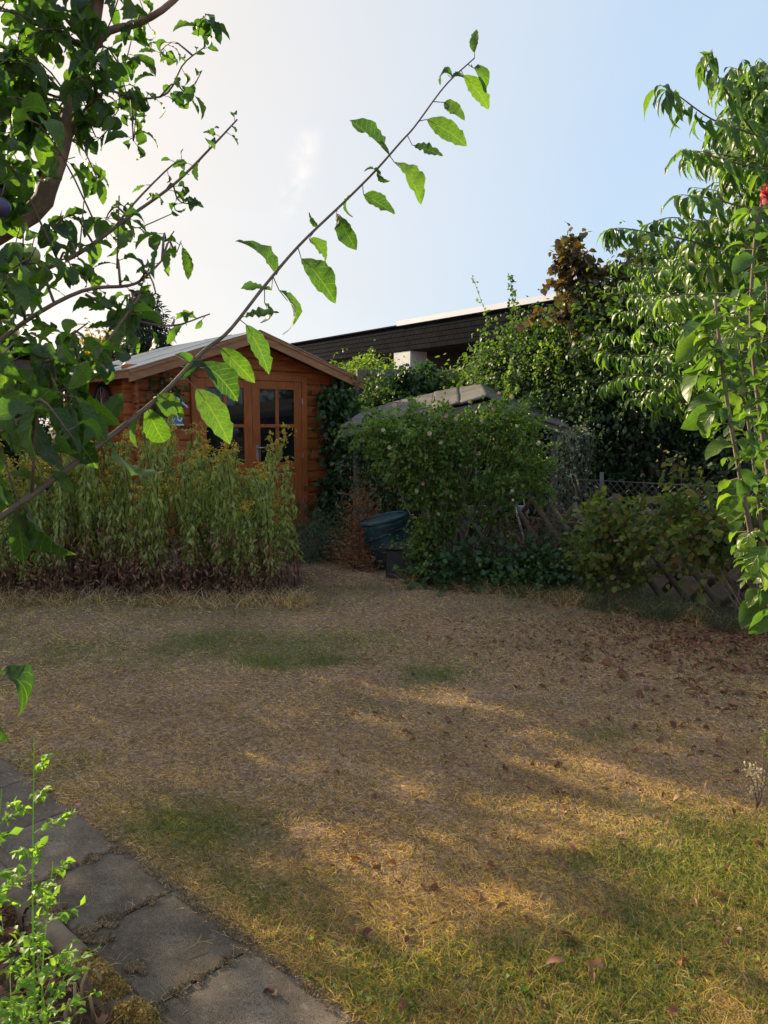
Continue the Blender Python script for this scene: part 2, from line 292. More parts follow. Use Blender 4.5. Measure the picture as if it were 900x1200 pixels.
class MB:
    def __init__(s): s.v = []; s.f = []
    def add(s, V, Fc):
        n = len(s.v); s.v += [tuple(x) for x in V]; s.f += [tuple(i + n for i in f) for f in Fc]
    def box(s, x0, x1, y0, y1, z0, z1, bev=0):
        if bev:
            b = bev; ring = [(x0+b, y0), (x1-b, y0), (x1, y0+b), (x1, y1-b), (x1-b, y1), (x0+b, y1), (x0, y1-b), (x0, y0+b)]
            V = []
            for z, k in ((z0, b), (z0+b, 0), (z1-b, 0), (z1, b)):
                cx, cy = (x0+x1)/2, (y0+y1)/2
                for (x, y) in ring:
                    V.append((x - (k if x > cx else -k)*(1 if k else 0), y - (k if y > cy else -k)*(1 if k else 0), z))
            Fc = [tuple(range(7, -1, -1)), tuple(range(24, 32))]
            for r in range(3):
                for i in range(8): Fc.append((r*8+i, r*8+(i+1) % 8, (r+1)*8+(i+1) % 8, (r+1)*8+i))
            s.add(V, Fc)
        else:
            V = [(x, y, z) for z in (z0, z1) for y in (y0, y1) for x in (x0, x1)]
            s.add(V, [(0, 2, 3, 1), (4, 5, 7, 6), (0, 1, 5, 4), (2, 6, 7, 3), (0, 4, 6, 2), (1, 3, 7, 5)])
        return s
    def hexa(s, P8):
        s.add(P8, [(0, 2, 3, 1), (4, 5, 7, 6), (0, 1, 5, 4), (2, 6, 7, 3), (0, 4, 6, 2), (1, 3, 7, 5)]); return s
    def beam(s, a, b, w, h, up=(0, 0, 1)):
        a = Vector(a); b = Vector(b); d = (b - a).normalized(); x = d.cross(Vector(up)).normalized(); z = x.cross(d)
        V = [q + x*i*w/2 + z*j*h/2 for q in (a, b) for j in (-1, 1) for i in (-1, 1)]
        V = [V[0], V[1], V[4], V[5], V[2], V[3], V[6], V[7]]
        s.add(V, [(0, 2, 3, 1), (4, 5, 7, 6), (0, 1, 5, 4), (2, 6, 7, 3), (0, 4, 6, 2), (1, 3, 7, 5)]); return s
    def tube(s, pts, rad, n=6, cap=True):
        pts = [Vector(p) for p in pts]; m = len(pts); V = []
        if not hasattr(rad, '__len__'): rad = [rad]*m
        prev = None
        for i, p in enumerate(pts):
            d = (pts[min(i+1, m-1)] - pts[max(i-1, 0)]).normalized()
            u = prev if prev is not None else Vector((0, 0, 1)) if abs(d.z) < .9 else Vector((1, 0, 0))
            x = (u - d*u.dot(d)).normalized(); prev = x; y = d.cross(x)
            for k in range(n):
                a = 2*math.pi*k/n; V.append(p + (x*math.cos(a) + y*math.sin(a))*rad[i])
        Fc = [(i*n+k, i*n+(k+1) % n, (i+1)*n+(k+1) % n, (i+1)*n+k) for i in range(m-1) for k in range(n)]
        if cap: Fc += [tuple(range(n-1, -1, -1)), tuple(range((m-1)*n, m*n))]
        s.add(V, Fc); return s
    def lathe(s, prof, n=24, c=(0, 0, 0)):
        V = [(c[0]+r*math.cos(2*math.pi*k/n), c[1]+r*math.sin(2*math.pi*k/n), c[2]+z) for r, z in prof for k in range(n)]
        m = len(prof); Fc = [(i*n+k, i*n+(k+1) % n, (i+1)*n+(k+1) % n, (i+1)*n+k) for i in range(m-1) for k in range(n)]
        s.add(V, Fc); return s
    def mesh(s, name, mat, smooth=False, org=(0, 0, 0)):
        me = bpy.data.meshes.new(name); o = Vector(org)
        me.from_pydata([tuple(Vector(v) - o) for v in s.v], [], s.f); me.materials.append(mat)
        if smooth: me.polygons.foreach_set('use_smooth', [True]*len(me.polygons))
        me.update(); return me
    def obj(s, name, mat, parent=None, smooth=False, org=(0, 0, 0), loc=(0, 0, 0), rot=None, kind=None):
        return link(name, s.mesh(name, mat, smooth, org), parent, loc, rot, kind)
def spline(pts, n):
    """Catmull-Rom through the points"""
    pts = [Vector(p) for p in pts]
    if len(pts) == 2: return [pts[0].lerp(pts[1], i/n) for i in range(n+1)]
    q = [pts[0]*2 - pts[1]] + pts + [pts[-1]*2 - pts[-2]]; out = []
    segs = len(pts) - 1
    for i in range(n+1):
        u = i/n*segs; k = min(int(u), segs-1); f = u-k
        a, b, c, d = q[k:k+4]
        out.append(.5*((2*b) + (c-a)*f + (2*a - 5*b + 4*c - d)*f*f + (3*b - a - 3*c + d)*f**3))
    return out

# ------------------------------------------------------------------ leaves
def leaf_geo(nl=2, w=.3, fold=.12, curl=.5, jag=0, stalk=0, seed=0, wmax=.45, twist=0.0, bite=0):
    """a leaf of length 1 along +Y, face up +Z; ends are single points"""
    rs = random.Random(seed); V = [(0, 0, 0)]; rows = []
    y = z = 0; ang = curl*.35; st = 1/nl; V0 = (0, 0, 0)
    if stalk:
        pass
    for i in range(1, nl):
        t_ = i/nl; ang -= curl*st*1.6; y += math.cos(ang)*st; z += math.sin(ang)*st
        ww = w*math.sin(math.pi*t_**(math.log(.5)/math.log(wmax)))**.75
        l = ww*(1 + rs.uniform(-jag, jag)); r = ww*(1 + rs.uniform(-jag, jag))
        if bite and rs.random() < bite: l *= .55
        if bite and rs.random() < bite: r *= .6
        tw = twist*(t_ - .5)
        i0 = len(V)
        wz = rs.uniform(-.05, .05)*(1 if jag else 0)
        V += [(-l*math.cos(tw), y, z + l*fold*2 - l*math.sin(tw) + wz), (0, y, z), (r*math.cos(tw), y, z + r*fold*2 + r*math.sin(tw) - wz)]
        rows.append(i0)
    ang -= curl*st*1.6; y += math.cos(ang)*st; z += math.sin(ang)*st; V.append((0, y, z)); e = len(V)-1
    Fc = [(0, rows[0]+1, rows[0]), (0, rows[0]+2, rows[0]+1)]
    for a, b in zip(rows[:-1], rows[1:]): Fc += [(a, a+1, b+1), (a, b+1, b), (a+1, a+2, b+2), (a+1, b+2, b+1)]
    k = rows[-1]; Fc += [(k, k+1, e), (k+1, k+2, e)]
    return np.array(V, dtype=np.float64), np.array(Fc)
def norm(a): return a/np.maximum(np.linalg.norm(a, axis=-1, keepdims=True), 1e-9)
def frames(D, U):
    D = norm(D); X = norm(np.cross(D, U)); Z = np.cross(X, D); return X, D, Z
def cloud_arrays(Pp, D, U, Sz, temps):
    X, Y, Z = frames(D, U); n = len(Pp); which = rng.integers(0, len(temps), n); VV = []; FF = []; off = 0
    for k, (tv, tf) in enumerate(temps):
        idx = np.where(which == k)[0]
        if not len(idx): continue
        v = (tv[None, :, 0, None]*X[idx, None, :] + tv[None, :, 1, None]*Y[idx, None, :] + tv[None, :, 2, None]*Z[idx, None, :])*Sz[idx, None, None] + Pp[idx, None, :]
        VV.append(v.reshape(-1, 3)); FF.append((tf[None] + (np.arange(len(idx))*len(tv))[:, None, None]).reshape(-1, tf.shape[1]) + off); off += v.shape[0]*v.shape[1]
    return np.concatenate(VV), np.concatenate(FF)
def cloud(name, Pp, D, U, Sz, temps, mat, parent=None, org=(0, 0, 0), kind='stuff', loc=(0, 0, 0)):
    V, Fc = cloud_arrays(np.asarray(Pp, float), np.asarray(D, float), np.asarray(U, float), np.asarray(Sz, float), temps)
    return link(name, mesh_np(name, V - np.array(org), [Fc], mat), parent, loc, kind=kind)
T_OVAL = [leaf_geo(2, .30, .15, .4), leaf_geo(3, .32, .2, .9), leaf_geo(2, .26, .3, .2)]
T_ROUND = [leaf_geo(3, .42, .12, .4, wmax=.5), leaf_geo(3, .45, .2, .8), leaf_geo(3, .38, .05, .1)]
T_NARROW = [leaf_geo(3, .13, .3, .7), leaf_geo(3, .11, .2, 1.2), leaf_geo(2, .14, .3, .3)]
T_LANCE = [leaf_geo(5, .135, .3, .6, seed=i, jag=.08, wmax=.42) if i % 2 else leaf_geo(5, .12, .45, 1.1, seed=i, jag=.08, wmax=.4) for i in range(6)]
T_PLUM = [leaf_geo(13, .205 + .02*(i % 3), .14 + .08*(i % 4), (.3, 1.0, 1.9, .6, 2.3, .15, 1.3)[i % 7], jag=.075, seed=i, wmax=.5, twist=(.1, .9, -1.1, .5)[i % 4], bite=.06 if i % 3 == 0 else 0) for i in range(14)]
T_BROAD = [leaf_geo(9, .27, .12 + .08*(i % 3), (.4, .9, .2, 1.3)[i % 4], jag=.05, seed=20+i, wmax=.45, twist=(.3, -.3, 0)[i % 3]) for i in range(6)]
T_PETAL = [leaf_geo(3, .42, -.1, -.6, wmax=.6)]

def blob_points(blobs, n, sub=.28, spread=.11, shell=.55):
    """leaf positions in little sprays spread through and just under the skin of ellipsoids. blobs: (cx,cy,cz,rx,ry,rz)"""
    B = np.array(blobs, float); vol = (B[:, 3]*B[:, 4]*B[:, 5])**(2/3); per = 14
    ns = max(1, n//per); bi = rng.choice(len(B), ns, p=vol/vol.sum())
    d = norm(rng.normal(size=(ns, 3))); r = shell + (1.06 - shell)*rng.random(ns)**.7
    bump_ = 1 + .24*np.sin(d[:, 0]*5 + bi) * np.cos(d[:, 2]*6 + bi*2) + .15*np.sin(d[:, 1]*11 + d[:, 0]*9)
    C = B[bi, :3] + d*B[bi, 3:]*(r*bump_)[:, None]
    out = norm(d/np.maximum(B[bi, 3:], .05)); keep = C[:, 2] > .02
    C, out, bi = C[keep], out[keep], bi[keep]
    tw = norm(out*.8 + rng.normal(size=C.shape)*.5 + np.array([0, 0, .15])); ln = sub*(.5 + rng.random(len(C)))
    k = per; tt = rng.random((len(C), k, 1))
    Pp = C[:, None] + tw[:, None]*ln[:, None, None]*(tt - .35) + rng.normal(size=(len(C), k, 3))*spread*ln[:, None, None]
    D = tw[:, None]*.6 + rng.normal(size=Pp.shape)*.6 + out[:, None]*.4
    return Pp.reshape(-1, 3), D.reshape(-1, 3), C, tw*ln[:, None]
def sprays(blobs, n, ln, per):
    """loose leafy shoots standing out of the skin of the crown"""
    B = np.array(blobs, float); bi = rng.integers(0, len(B), n); d = norm(rng.normal(size=(n, 3)) + [0, -.25, .55]); A = B[bi, :3] + d*B[bi, 3:]*.85
    t_ = norm(d + rng.normal(size=(n, 3))*.35 + [0, 0, .35]); L_ = ln*rng.uniform(.4, 1, n); u = rng.random((n, per, 1))
    Pp = A[:, None] + t_[:, None]*L_[:, None, None]*u - np.array([0, 0, .35])*L_[:, None, None]*u**2 + rng.normal(size=(n, per, 3))*.012
    D = t_[:, None]*.5 + rng.normal(size=Pp.shape)*.7 + [0, 0, -.4]
    paths = [[A[i] - t_[i]*L_[i]*.4] + [A[i] + t_[i]*L_[i]*q - np.array([0, 0, .35])*L_[i]*q*q for q in (0, .33, .66, 1)] for i in range(n)]
    return Pp.reshape(-1, 3), D.reshape(-1, 3), paths
def shrub(name, label, cat, base, blobs, n, size, mat, temps=T_OVAL, droop=.35, stems=5, stemr=.015, twigs=60, sub=.28, spread=.25, shell=.45, wood='greytwig', group=None, up=.9, fname='foliage', spray=0, spl=.35, spn=16):
    base = Vector(base); root = thing(name, label, cat, base, group=group)
    Pp, D, C, tw = blob_points(blobs, n, sub, spread, shell)
    D = D + np.array([0, 0, -droop]); spp = []
    if spray:
        P2, D2, spp = sprays(blobs, spray, spl, spn); Pp = np.concatenate([Pp, P2]); D = np.concatenate([D, D2])
    U = np.array([0, 0, up]) + rng.normal(size=Pp.shape)*.55
    Sz = size*(.6 + .7*rng.random(len(Pp)))
    cloud(fname, Pp, D, U, Sz, temps, M[mat], root, base)
    if stems:
        b = MB()
        for i in range(stems):
            bl = blobs[i % len(blobs)]; c = Vector(bl[:3]); s0 = base + Vector((random.uniform(-.06, .06)*stems**.5, random.uniform(-.05, .05)*stems**.5, -.03))
            e = c + Vector((random.uniform(-.6, .6)*bl[3], random.uniform(-.6, .6)*bl[4], random.uniform(0, .6)*bl[5]))
            m_ = s0.lerp(e, .45) + Vector((random.uniform(-.1, .1), random.uniform(-.1, .1), .08))
            pts = spline([s0, m_, e], 6); b.tube(pts, [stemr*(1 - .8*k/6) for k in range(7)], 5)
        b.obj('stem', M[wood], root, True, org=base)
    if twigs and len(C):
        b = MB()
        for q in spp: b.tube([Vector(z_) for z_ in q], [stemr*.3, stemr*.25, stemr*.2, stemr*.15, stemr*.08], 3, False)
        cs = np.array([bl[:3] for bl in blobs])
        for i in rng.choice(len(C), min(twigs, len(C)), replace=False):
            c = Vector(C[i]); k = np.argmin(((cs - C[i])**2).sum(1)); a_ = Vector(cs[k]).lerp(c, .35); a_.z -= .08
            b.tube(spline([a_, a_.lerp(c, .5) + Vector((0, 0, .03)), c + Vector(tw[i])*.5], 4), [stemr*.4, stemr*.35, stemr*.28, stemr*.2, stemr*.1], 4, False)
        b.obj('twigs', M[wood], root, True, org=base, kind='stuff')
    return root

class Tree:
    """wood plus leaves; the leaves that show largest become parts of their own"""
    def __init__(s, name, label, cat, base, mat, wood, temps):
        s.base = Vector(base); s.root = thing(name, label, cat, base); s.mat = mat; s.wood = wood; s.temps = temps; s.L = []; s.mb = MB(); s.th = MB()
    def branch(s, pts, r0, r1, n=12, sides=6, thick=False):
        c = spline(pts, n); (s.th if thick else s.mb).tube(c, [r0 + (r1 - r0)*i/n for i in range(n+1)], sides); return c
    def leaf(s, p, d, u, size, petiole=0, pr=.0009):
        p = Vector(p); d = Vector(d).normalized()
        if petiole:
            e = p + (d*.7 + Vector((0, 0, .25))).normalized()*petiole
            s.mb.tube([p, e], pr, 3, False); p = e
        s.L.append((p, d, Vector(u), size))
    def finish(s, nind=300, minpx=8, offsets=(0, 0)):
        b = s.base
        if s.mb.v: s.mb.obj('twigs', M[s.wood], s.root, True, org=b)
        if s.th.v: s.th.obj('trunk', M['bark'], s.root, True, org=b)
        sc = []
        for i, (p, d, u, z) in enumerate([q[:4] for q in s.L]):
            if p.y < .3: sc.append(0); continue
            v = p - Vector((0, 0, CAMH)); yy = v.y*math.cos(PITCH) - v.z*math.sin(PITCH); zz = v.y*math.sin(PITCH) + v.z*math.cos(PITCH)
            px = 450 + F*v.x/yy; py = 600 - F*zz/yy
            sc.append(z*F/yy if -25 < px < 925 and -25 < py < 1225 else 0)
        order = sorted(range(len(sc)), key=lambda i: -sc[i]); ind = set(i for i in order[:nind] if sc[i] >= minpx)
        mes = [mesh_np('leaf', tv, [tf], M[s.mat + '_ribbed']) for tv, tf in s.temps]
        for i in sorted(ind):
            p, d, u, z = s.L[i][:4]; x = d.cross(u).normalized(); zz = x.cross(d)
            mt = Matrix(((x.x, d.x, zz.x), (x.y, d.y, zz.y), (x.z, d.z, zz.z)))
            o = bpy.data.objects.new('leaf', mes[random.choice([0, 1, 3, 5, 6, 8, 10, 12] if len(s.L[i]) > 4 else range(len(mes)))]); COL.objects.link(o); o.parent = s.root
            o.matrix_local = Matrix.Translation(p - b) @ mt.to_4x4() @ Matrix.Diagonal((z*random.uniform(.88, 1.12), z, z, 1))
        rest = [s.L[i] for i in range(len(s.L)) if i not in ind]
        if rest: cloud('foliage', [r[0] for r in rest], [r[1] for r in rest], [r[2] for r in rest], [r[3] for r in rest], s.temps, M[s.mat], s.root, b)

# ------------------------------------------------------------------ ground, lawn
_gr = rng.random((64, 64))
def vnoise(x, y, s):
    x = np.asarray(x, float)/s + 17.3; y = np.asarray(y, float)/s + 5.1
    xi = np.floor(x).astype(int); yi = np.floor(y).astype(int); fx = x - xi; fy = y - yi
    fx = fx*fx*(3-2*fx); fy = fy*fy*(3-2*fy); g = lambda a, b: _gr[a % 64, b % 64]
    return (g(xi, yi)*(1-fx) + g(xi+1, yi)*fx)*(1-fy) + (g(xi, yi+1)*(1-fx) + g(xi+1, yi+1)*fx)*fy
def fbm(x, y, s): return (vnoise(x, y, s)*.5 + vnoise(y, x, s*.47)*.3 + vnoise(x, y, s*.19)*.2)
GREEN = [(300, 755, 1.0, .45, .8), (200, 705, 1.5, .4, .8), (350, 776, .3, .16, 1.2), (50, 765, .9, .4, .7), (505, 792, .22, .16, .8), (230, 965, .28, .16, 1.0),
         (330, 1045, .3, .2, .6), (430, 1155, .35, .22, .7), (560, 1150, .3, .2, .45), (790, 1015, .3, .11, 1.2), (880, 1000, .3, .3, .75), (830, 1140, .4, .3, .8),
         (700, 1175, .3, .2, .6), (720, 862, .15, .1, .7), (640, 760, .4, .2, .25), (90, 905, .4, .25, .55), (640, 690, .9, .25, .45), (960, 1100, .5, .5, .6), (420, 690, .6, .2, .6)]
GW = [(G(a, b).x, G(a, b).y, c, d, e) for a, b, c, d, e in GREEN]
def green(x, y):
    g = np.zeros_like(x)
    for cx, cy, rx, ry, st in GW: g += st*np.exp(-(((x-cx)/rx)**2 + ((y-cy)/ry)**2))
    return np.clip(g*.68*(.05 + 1.7*fbm(x, y, .25)) + .6*(fbm(x+9, y, .5) - .55), 0, 1)
def bumpz(x, y): return .035*(fbm(x, y, .9) - .5) + .012*(fbm(x+3, y+7, .16) - .5)
def axis(lo, hi, fine, far):
    a = np.arange(lo, hi, fine); st = fine; l = [lo]; r = [hi]
    while l[-1] > -far: st *= 1.35; l.append(l[-1] - st)
    st = fine
    while r[-1] < far: st *= 1.35; r.append(r[-1] + st)
    return np.array(l[:0:-1] + list(a) + r)
# the path: direction PD, across PN
PD = Vector((.733, -.680, 0)).normalized(); PN = Vector((PD.y*-1, PD.x, 0)); PN = Vector((.680, .733, 0)).normalized()
def pc(u, v, z=0): return PD*u + PN*v + Vector((0, 0, z))
V0, V1 = .875, 1.185       # left and right side of the slabs
gx = axis(-4.2, 4.2, .045, 300); gy = axis(.9, 8.2, .045, 300)
X, Y = np.meshgrid(gx, gy); x = X.ravel(); y = Y.ravel()
inn = ((np.abs(x) < 12) & (np.abs(y - 5) < 12))
pv = x*PN.x + y*PN.y
Z = np.where(inn, bumpz(x, y), 0)
Z = np.where((pv > V0 - .05) & (pv < V1 - .004) & (y < 5), -.035, Z)            # bed the slabs lie in
Z = np.where((pv <= V0 - .05) & (pv > .2) & (y < 4), -.02 + .03*(fbm(x, y, .08) - .5), Z)
nx, ny = len(gx), len(gy); ii = (np.arange(ny-1)[:, None]*nx + np.arange(nx-1)[None]).ravel()
me = mesh_np('ground', np.stack([x, y, Z], 1), [np.stack([ii, ii+1, ii+nx+1, ii+nx], 1)], bpy.data.materials.new('tmp'))
soilm = ((pv < V0 + .0) & (y < 5)).astype(float)
bedm = np.clip(1 - np.maximum(np.abs(x + 2.35)/2.0, np.abs(y - 6.75)/.75)**6, 0, 1)
right = np.clip((y - (7.35 - .78*np.maximum(x-.2, 0)))*4, 0, 1)*(x > -.1)
back = np.clip((y - 7.6)*2, 0, 1)
bare = np.clip(np.maximum.reduce([soilm, bedm*.9, right*.85, back*.8]), 0, 1)
for nm, arr in (('green', green(x, y)), ('bare', bare)):
    at = me.attributes.new(nm, 'FLOAT', 'POINT'); at.data.foreach_set('value', arr.astype(np.float32))
m, t, p, o = newmat('dry_lawn')
na = noise(t, 2.2, 6, .62); nb = noise(t, 42, 6, .75)
r1 = ramp(t, [(.07, .043, .028), (.27, .175, .12), (.50, .355, .255)], nb.outputs['Fac'], [.30, .52, .72])
r2 = ramp(t, [(.04, .06, .02), (.08, .105, .035), (.14, .15, .06)], nb.outputs['Fac'], [.30, .5, .72])
r3 = ramp(t, [(.035, .025, .018), (.075, .052, .035), (.13, .09, .06)], nb.outputs['Fac'], [.3, .52, .75])
ag = N(t, 'ShaderNodeAttribute', attribute_name='green'); abr = N(t, 'ShaderNodeAttribute', attribute_name='bare')
x1 = N(t, 'ShaderNodeMix', data_type='RGBA'); x2 = N(t, 'ShaderNodeMix', data_type='RGBA')
t.links.new(ag.outputs['Fac'], x1.inputs[0]); t.links.new(r1.outputs[0], x1.inputs[6]); t.links.new(r2.outputs[0], x1.inputs[7])
t.links.new(abr.outputs['Fac'], x2.inputs[0]); t.links.new(x1.outputs[2], x2.inputs[6]); t.links.new(r3.outputs[0], x2.inputs[7])
hv = N(t, 'ShaderNodeHueSaturation'); mr = N(t, 'ShaderNodeMapRange'); mr.inputs[1].default_value = .3; mr.inputs[2].default_value = .7; mr.inputs[3].default_value = .75; mr.inputs[4].default_value = 1.2
t.links.new(na.outputs['Fac'], mr.inputs[0]); t.links.new(mr.outputs[0], hv.inputs['Value']); t.links.new(x2.outputs[2], hv.inputs['Color']); t.links.new(hv.outputs[0], p.inputs['Base Color'])
p.inputs['Roughness'].default_value = .95; p.inputs['Specular IOR Level'].default_value = .15; bump(t, p, nb.outputs['Fac'], .9, .012)
me.materials[0] = m; link('lawn', me, kind='structure')

# blades
def inside_lawn(x, y):
    pv = x*PN.x + y*PN.y
    edge = V1 + .012 + .028*(fbm(x, y, .13) - .45)
    ok = (pv > edge) | (y > 5)
    bed = (np.abs(x + 2.35) < 1.62) & (y > 6.12 + .2*fbm(x, y, .5))
    rgt = (y > 7.05 - .78*np.maximum(x - .2, 0) + .25*fbm(x, y, .4)) & (x > -.2)
    return ok & ~bed & ~rgt & (y < 8.6)
nB = 400000
px = rng.uniform(-170, 1130, nB); py = 652 + 640*rng.random(nB)**1.05
v = -(py-600)/F; rx = (px-450)/F; ry = math.cos(PITCH) + v*math.sin(PITCH); rz = -math.sin(PITCH) + v*math.cos(PITCH); tt = -CAMH/rz
bx = rx*tt; by = ry*tt; k = inside_lawn(bx, by); bx, by = bx[k], by[k]
gz = bumpz(bx, by); gg = green(bx, by); dist = np.hypot(bx, by)
sel = rng.random(len(bx)) < np.clip(gg*1.05, .06, .72)
thin = rng.random(len(bx)) < np.clip(-.3 + 2.6*fbm(bx+20, by, .15), .3, 1)
T_BLADE = [(np.array([(-.5, 0, 0), (.5, 0, 0), (-.42, .45, .0), (.42, .45, .0), (0, 1, -.12)]), np.array([(0, 1, 3), (0, 3, 2), (2, 3, 4)]))]
def blades(name, mask, mat, lmin, lmax, lean, wd, label=None, curve=.3):
    x_, y_ = bx[mask], by[mask]; n = len(x_); a_ = rng.uniform(0, 2*math.pi, n)
    el = np.clip(rng.normal(lean, .35, n), .04, 1.5)
    D = np.stack([np.cos(a_)*np.cos(el), np.sin(a_)*np.cos(el), np.sin(el)], 1)
    U = np.stack([-D[:, 1], D[:, 0], np.full(n, .6)], 1) + rng.normal(size=(n, 3))*.4
    Xv, Yv, Zv = frames(D, U); ds = dist[mask]
    ln = rng.uniform(lmin, lmax, n)*(1 + .15*np.clip(ds - 3, 0, 4)); wv = wd*(.7 + .6*rng.random(n))*(1 + .35*np.clip(ds - 2, 0, 5))
    tv, tf = T_BLADE[0]
    Pp = np.stack([x_, y_, gz[mask] - .003 + np.where(el < .3, .004, 0)], 1)
    V = Pp[:, None] + Xv[:, None]*(tv[None, :, 0, None]*wv[:, None, None]) + D[:, None]*(tv[None, :, 1, None]*ln[:, None, None]) + np.array([0, 0, 1.0])*(tv[None, :, 2, None]*(ln*curve)[:, None, None])
    Fc = (tf[None] + (np.arange(n)*5)[:, None, None]).reshape(-1, 3)
    return link(name, mesh_np(name, V.reshape(-1, 3), [Fc], M[mat]), kind='stuff')
gold = rng.random(len(bx)) < np.clip(.55*(fbm(bx+3, by+2, .3)) + .25*(bx > .3)*(by < 3.4) + .2*(by < 2.2), 0, .7)  # straw patches by noise, plus a near-right share that paints in sunlight
bl = blades('dry_grass', ~sel & ~gold & thin, 'dry_grass', .012, .034, .26, .0014)
tag(bl, 'short parched brown grass covering the open lawn', 'grass')
bl = blades('sunlit_straw_grass', ~sel & gold & thin, 'gold_grass', .014, .045, .5, .0013); tag(bl, 'straw yellow grass blades, denser at near right to paint in sunlight', 'grass')
bl = blades('green_grass', sel, 'green_grass', .015, .045, .7, .0015); tag(bl, 'patches of still green grass in the parched lawn', 'grass')
# taller seed stalks and tufts
def tufts(name, centers, n, ln, mat, spread=.05, wd=.003, el0=.95, parent=None, tagit=None):
    C = np.array(centers, float); idx = rng.integers(0, len(C), n*len(C)); Pp = C[idx]; nn = len(idx)
    off = rng.normal(size=(nn, 2))*spread; Pp = Pp.copy(); Pp[:, :2] += off; Pp[:, 2] = bumpz(Pp[:, 0], Pp[:, 1]) - .01
    a_ = rng.uniform(0, 2*math.pi, nn); el = np.clip(rng.normal(el0, .3, nn), .1, 1.5)
    D = np.stack([np.cos(a_)*np.cos(el), np.sin(a_)*np.cos(el), np.sin(el)], 1); U = rng.normal(size=(nn, 3)); Xv, _, _ = frames(D, U)
    L_ = ln*rng.uniform(.4, 1, nn); ts = [0, .35, .7, 1]; V = []
    for q, t_ in enumerate(ts):
        c = Pp + D*(L_*t_)[:, None]; c = c - np.array([0, 0, 1.])*(L_*.35*t_**2.2)[:, None] + np.stack([np.cos(a_), np.sin(a_), 0*a_], 1)*(L_*.25*t_**2)[:, None]
        w_ = wd*(1 - .85*t_); V += [c - Xv*w_/2, c + Xv*w_/2]
    V = np.stack(V, 1).reshape(-1, 3); f = np.array([(0, 1, 3, 2), (2, 3, 5, 4), (4, 5, 7, 6)]); Fc = (f[None] + (np.arange(nn)*8)[:, None, None]).reshape(-1, 4)
    o = link(name, mesh_np(name, V, [Fc], M[mat]), parent, kind='stuff')
    if tagit: tag(o, *tagit)
    return o
cs = [G(random.uniform(330, 930), random.uniform(1000, 1230)) for _ in range(150)] + [G(random.uniform(300, 930), random.uniform(850, 1100)) for _ in range(60)]
cs = [c for c in cs if c.x*PN.x + c.y*PN.y > V1 + .05]
tufts('lawn_tuft', cs, 26, .085, 'gold_grass', .035, .0026, .8, tagit=('loose golden tufts standing above the short lawn', 'grass'))
cs = [G(random.gauss(800, 70), random.gauss(1030, 25)) for _ in range(26)] + [G(random.uniform(640, 930), random.uniform(1050, 1200)) for _ in range(50)] + [G(random.gauss(240, 40), random.gauss(965, 22)) for _ in range(22)] + [G(random.gauss(345, 25), random.gauss(776, 5)) for _ in range(22)]
cs = [c for c in cs if c.x*PN.x + c.y*PN.y > V1 + .06]
tufts('green_tuft', cs, 26, .07, 'green_grass', .035, .003, .9, tagit=('longer green tufts on the right side of the lawn', 'grass'))
# tussocks along the far lawn edge and under the goldenrods
cs = [Vector((random.uniform(-3.9, -.55), 5.95 + random.uniform(-.08, .3), 0)) for _ in range(110)] + [Vector((xx, 7.0 - .78*max(xx-.2, 0) + random.uniform(-.1, .25), 0)) for xx in [random.uniform(.2, 3.4) for _ in range(120)]]
tufts('edge_grass', cs, 22, .24, 'dry_grass', .05, .005, 1.0, tagit=('long dry grass tussocks along the far lawn edge', 'grass'))
cs = [Vector((xx, 6.9 - .78*max(xx-.2, 0) + random.uniform(-.05, .3), 0)) for xx in [random.uniform(1.6, 3.2) for _ in range(50)]]
tufts('fence_grass', cs, 24, .42, 'blue_leaf', .05, .005, 1.05, tagit=('tall grey green grass at the foot of the lattice fence', 'grass'))
# clover-like low leaves in the greener patches
gi = np.where(sel & (gg > .35) & (by < 5))[0]; gi = rng.choice(gi, min(1600, len(gi)), replace=False)
o = cloud('clover', np.stack([bx[gi], by[gi], gz[gi] + .008], 1), rng.normal(size=(len(gi), 3))*[1, 1, .25], np.tile([0, 0, 1.], (len(gi), 1)) + rng.normal(size=(len(gi), 3))*.3, rng.uniform(.009, .02, len(gi)), T_ROUND[:2], M['light_leaf'])
tag(o, 'small round clover leaves low in the green lawn patches', 'clover')

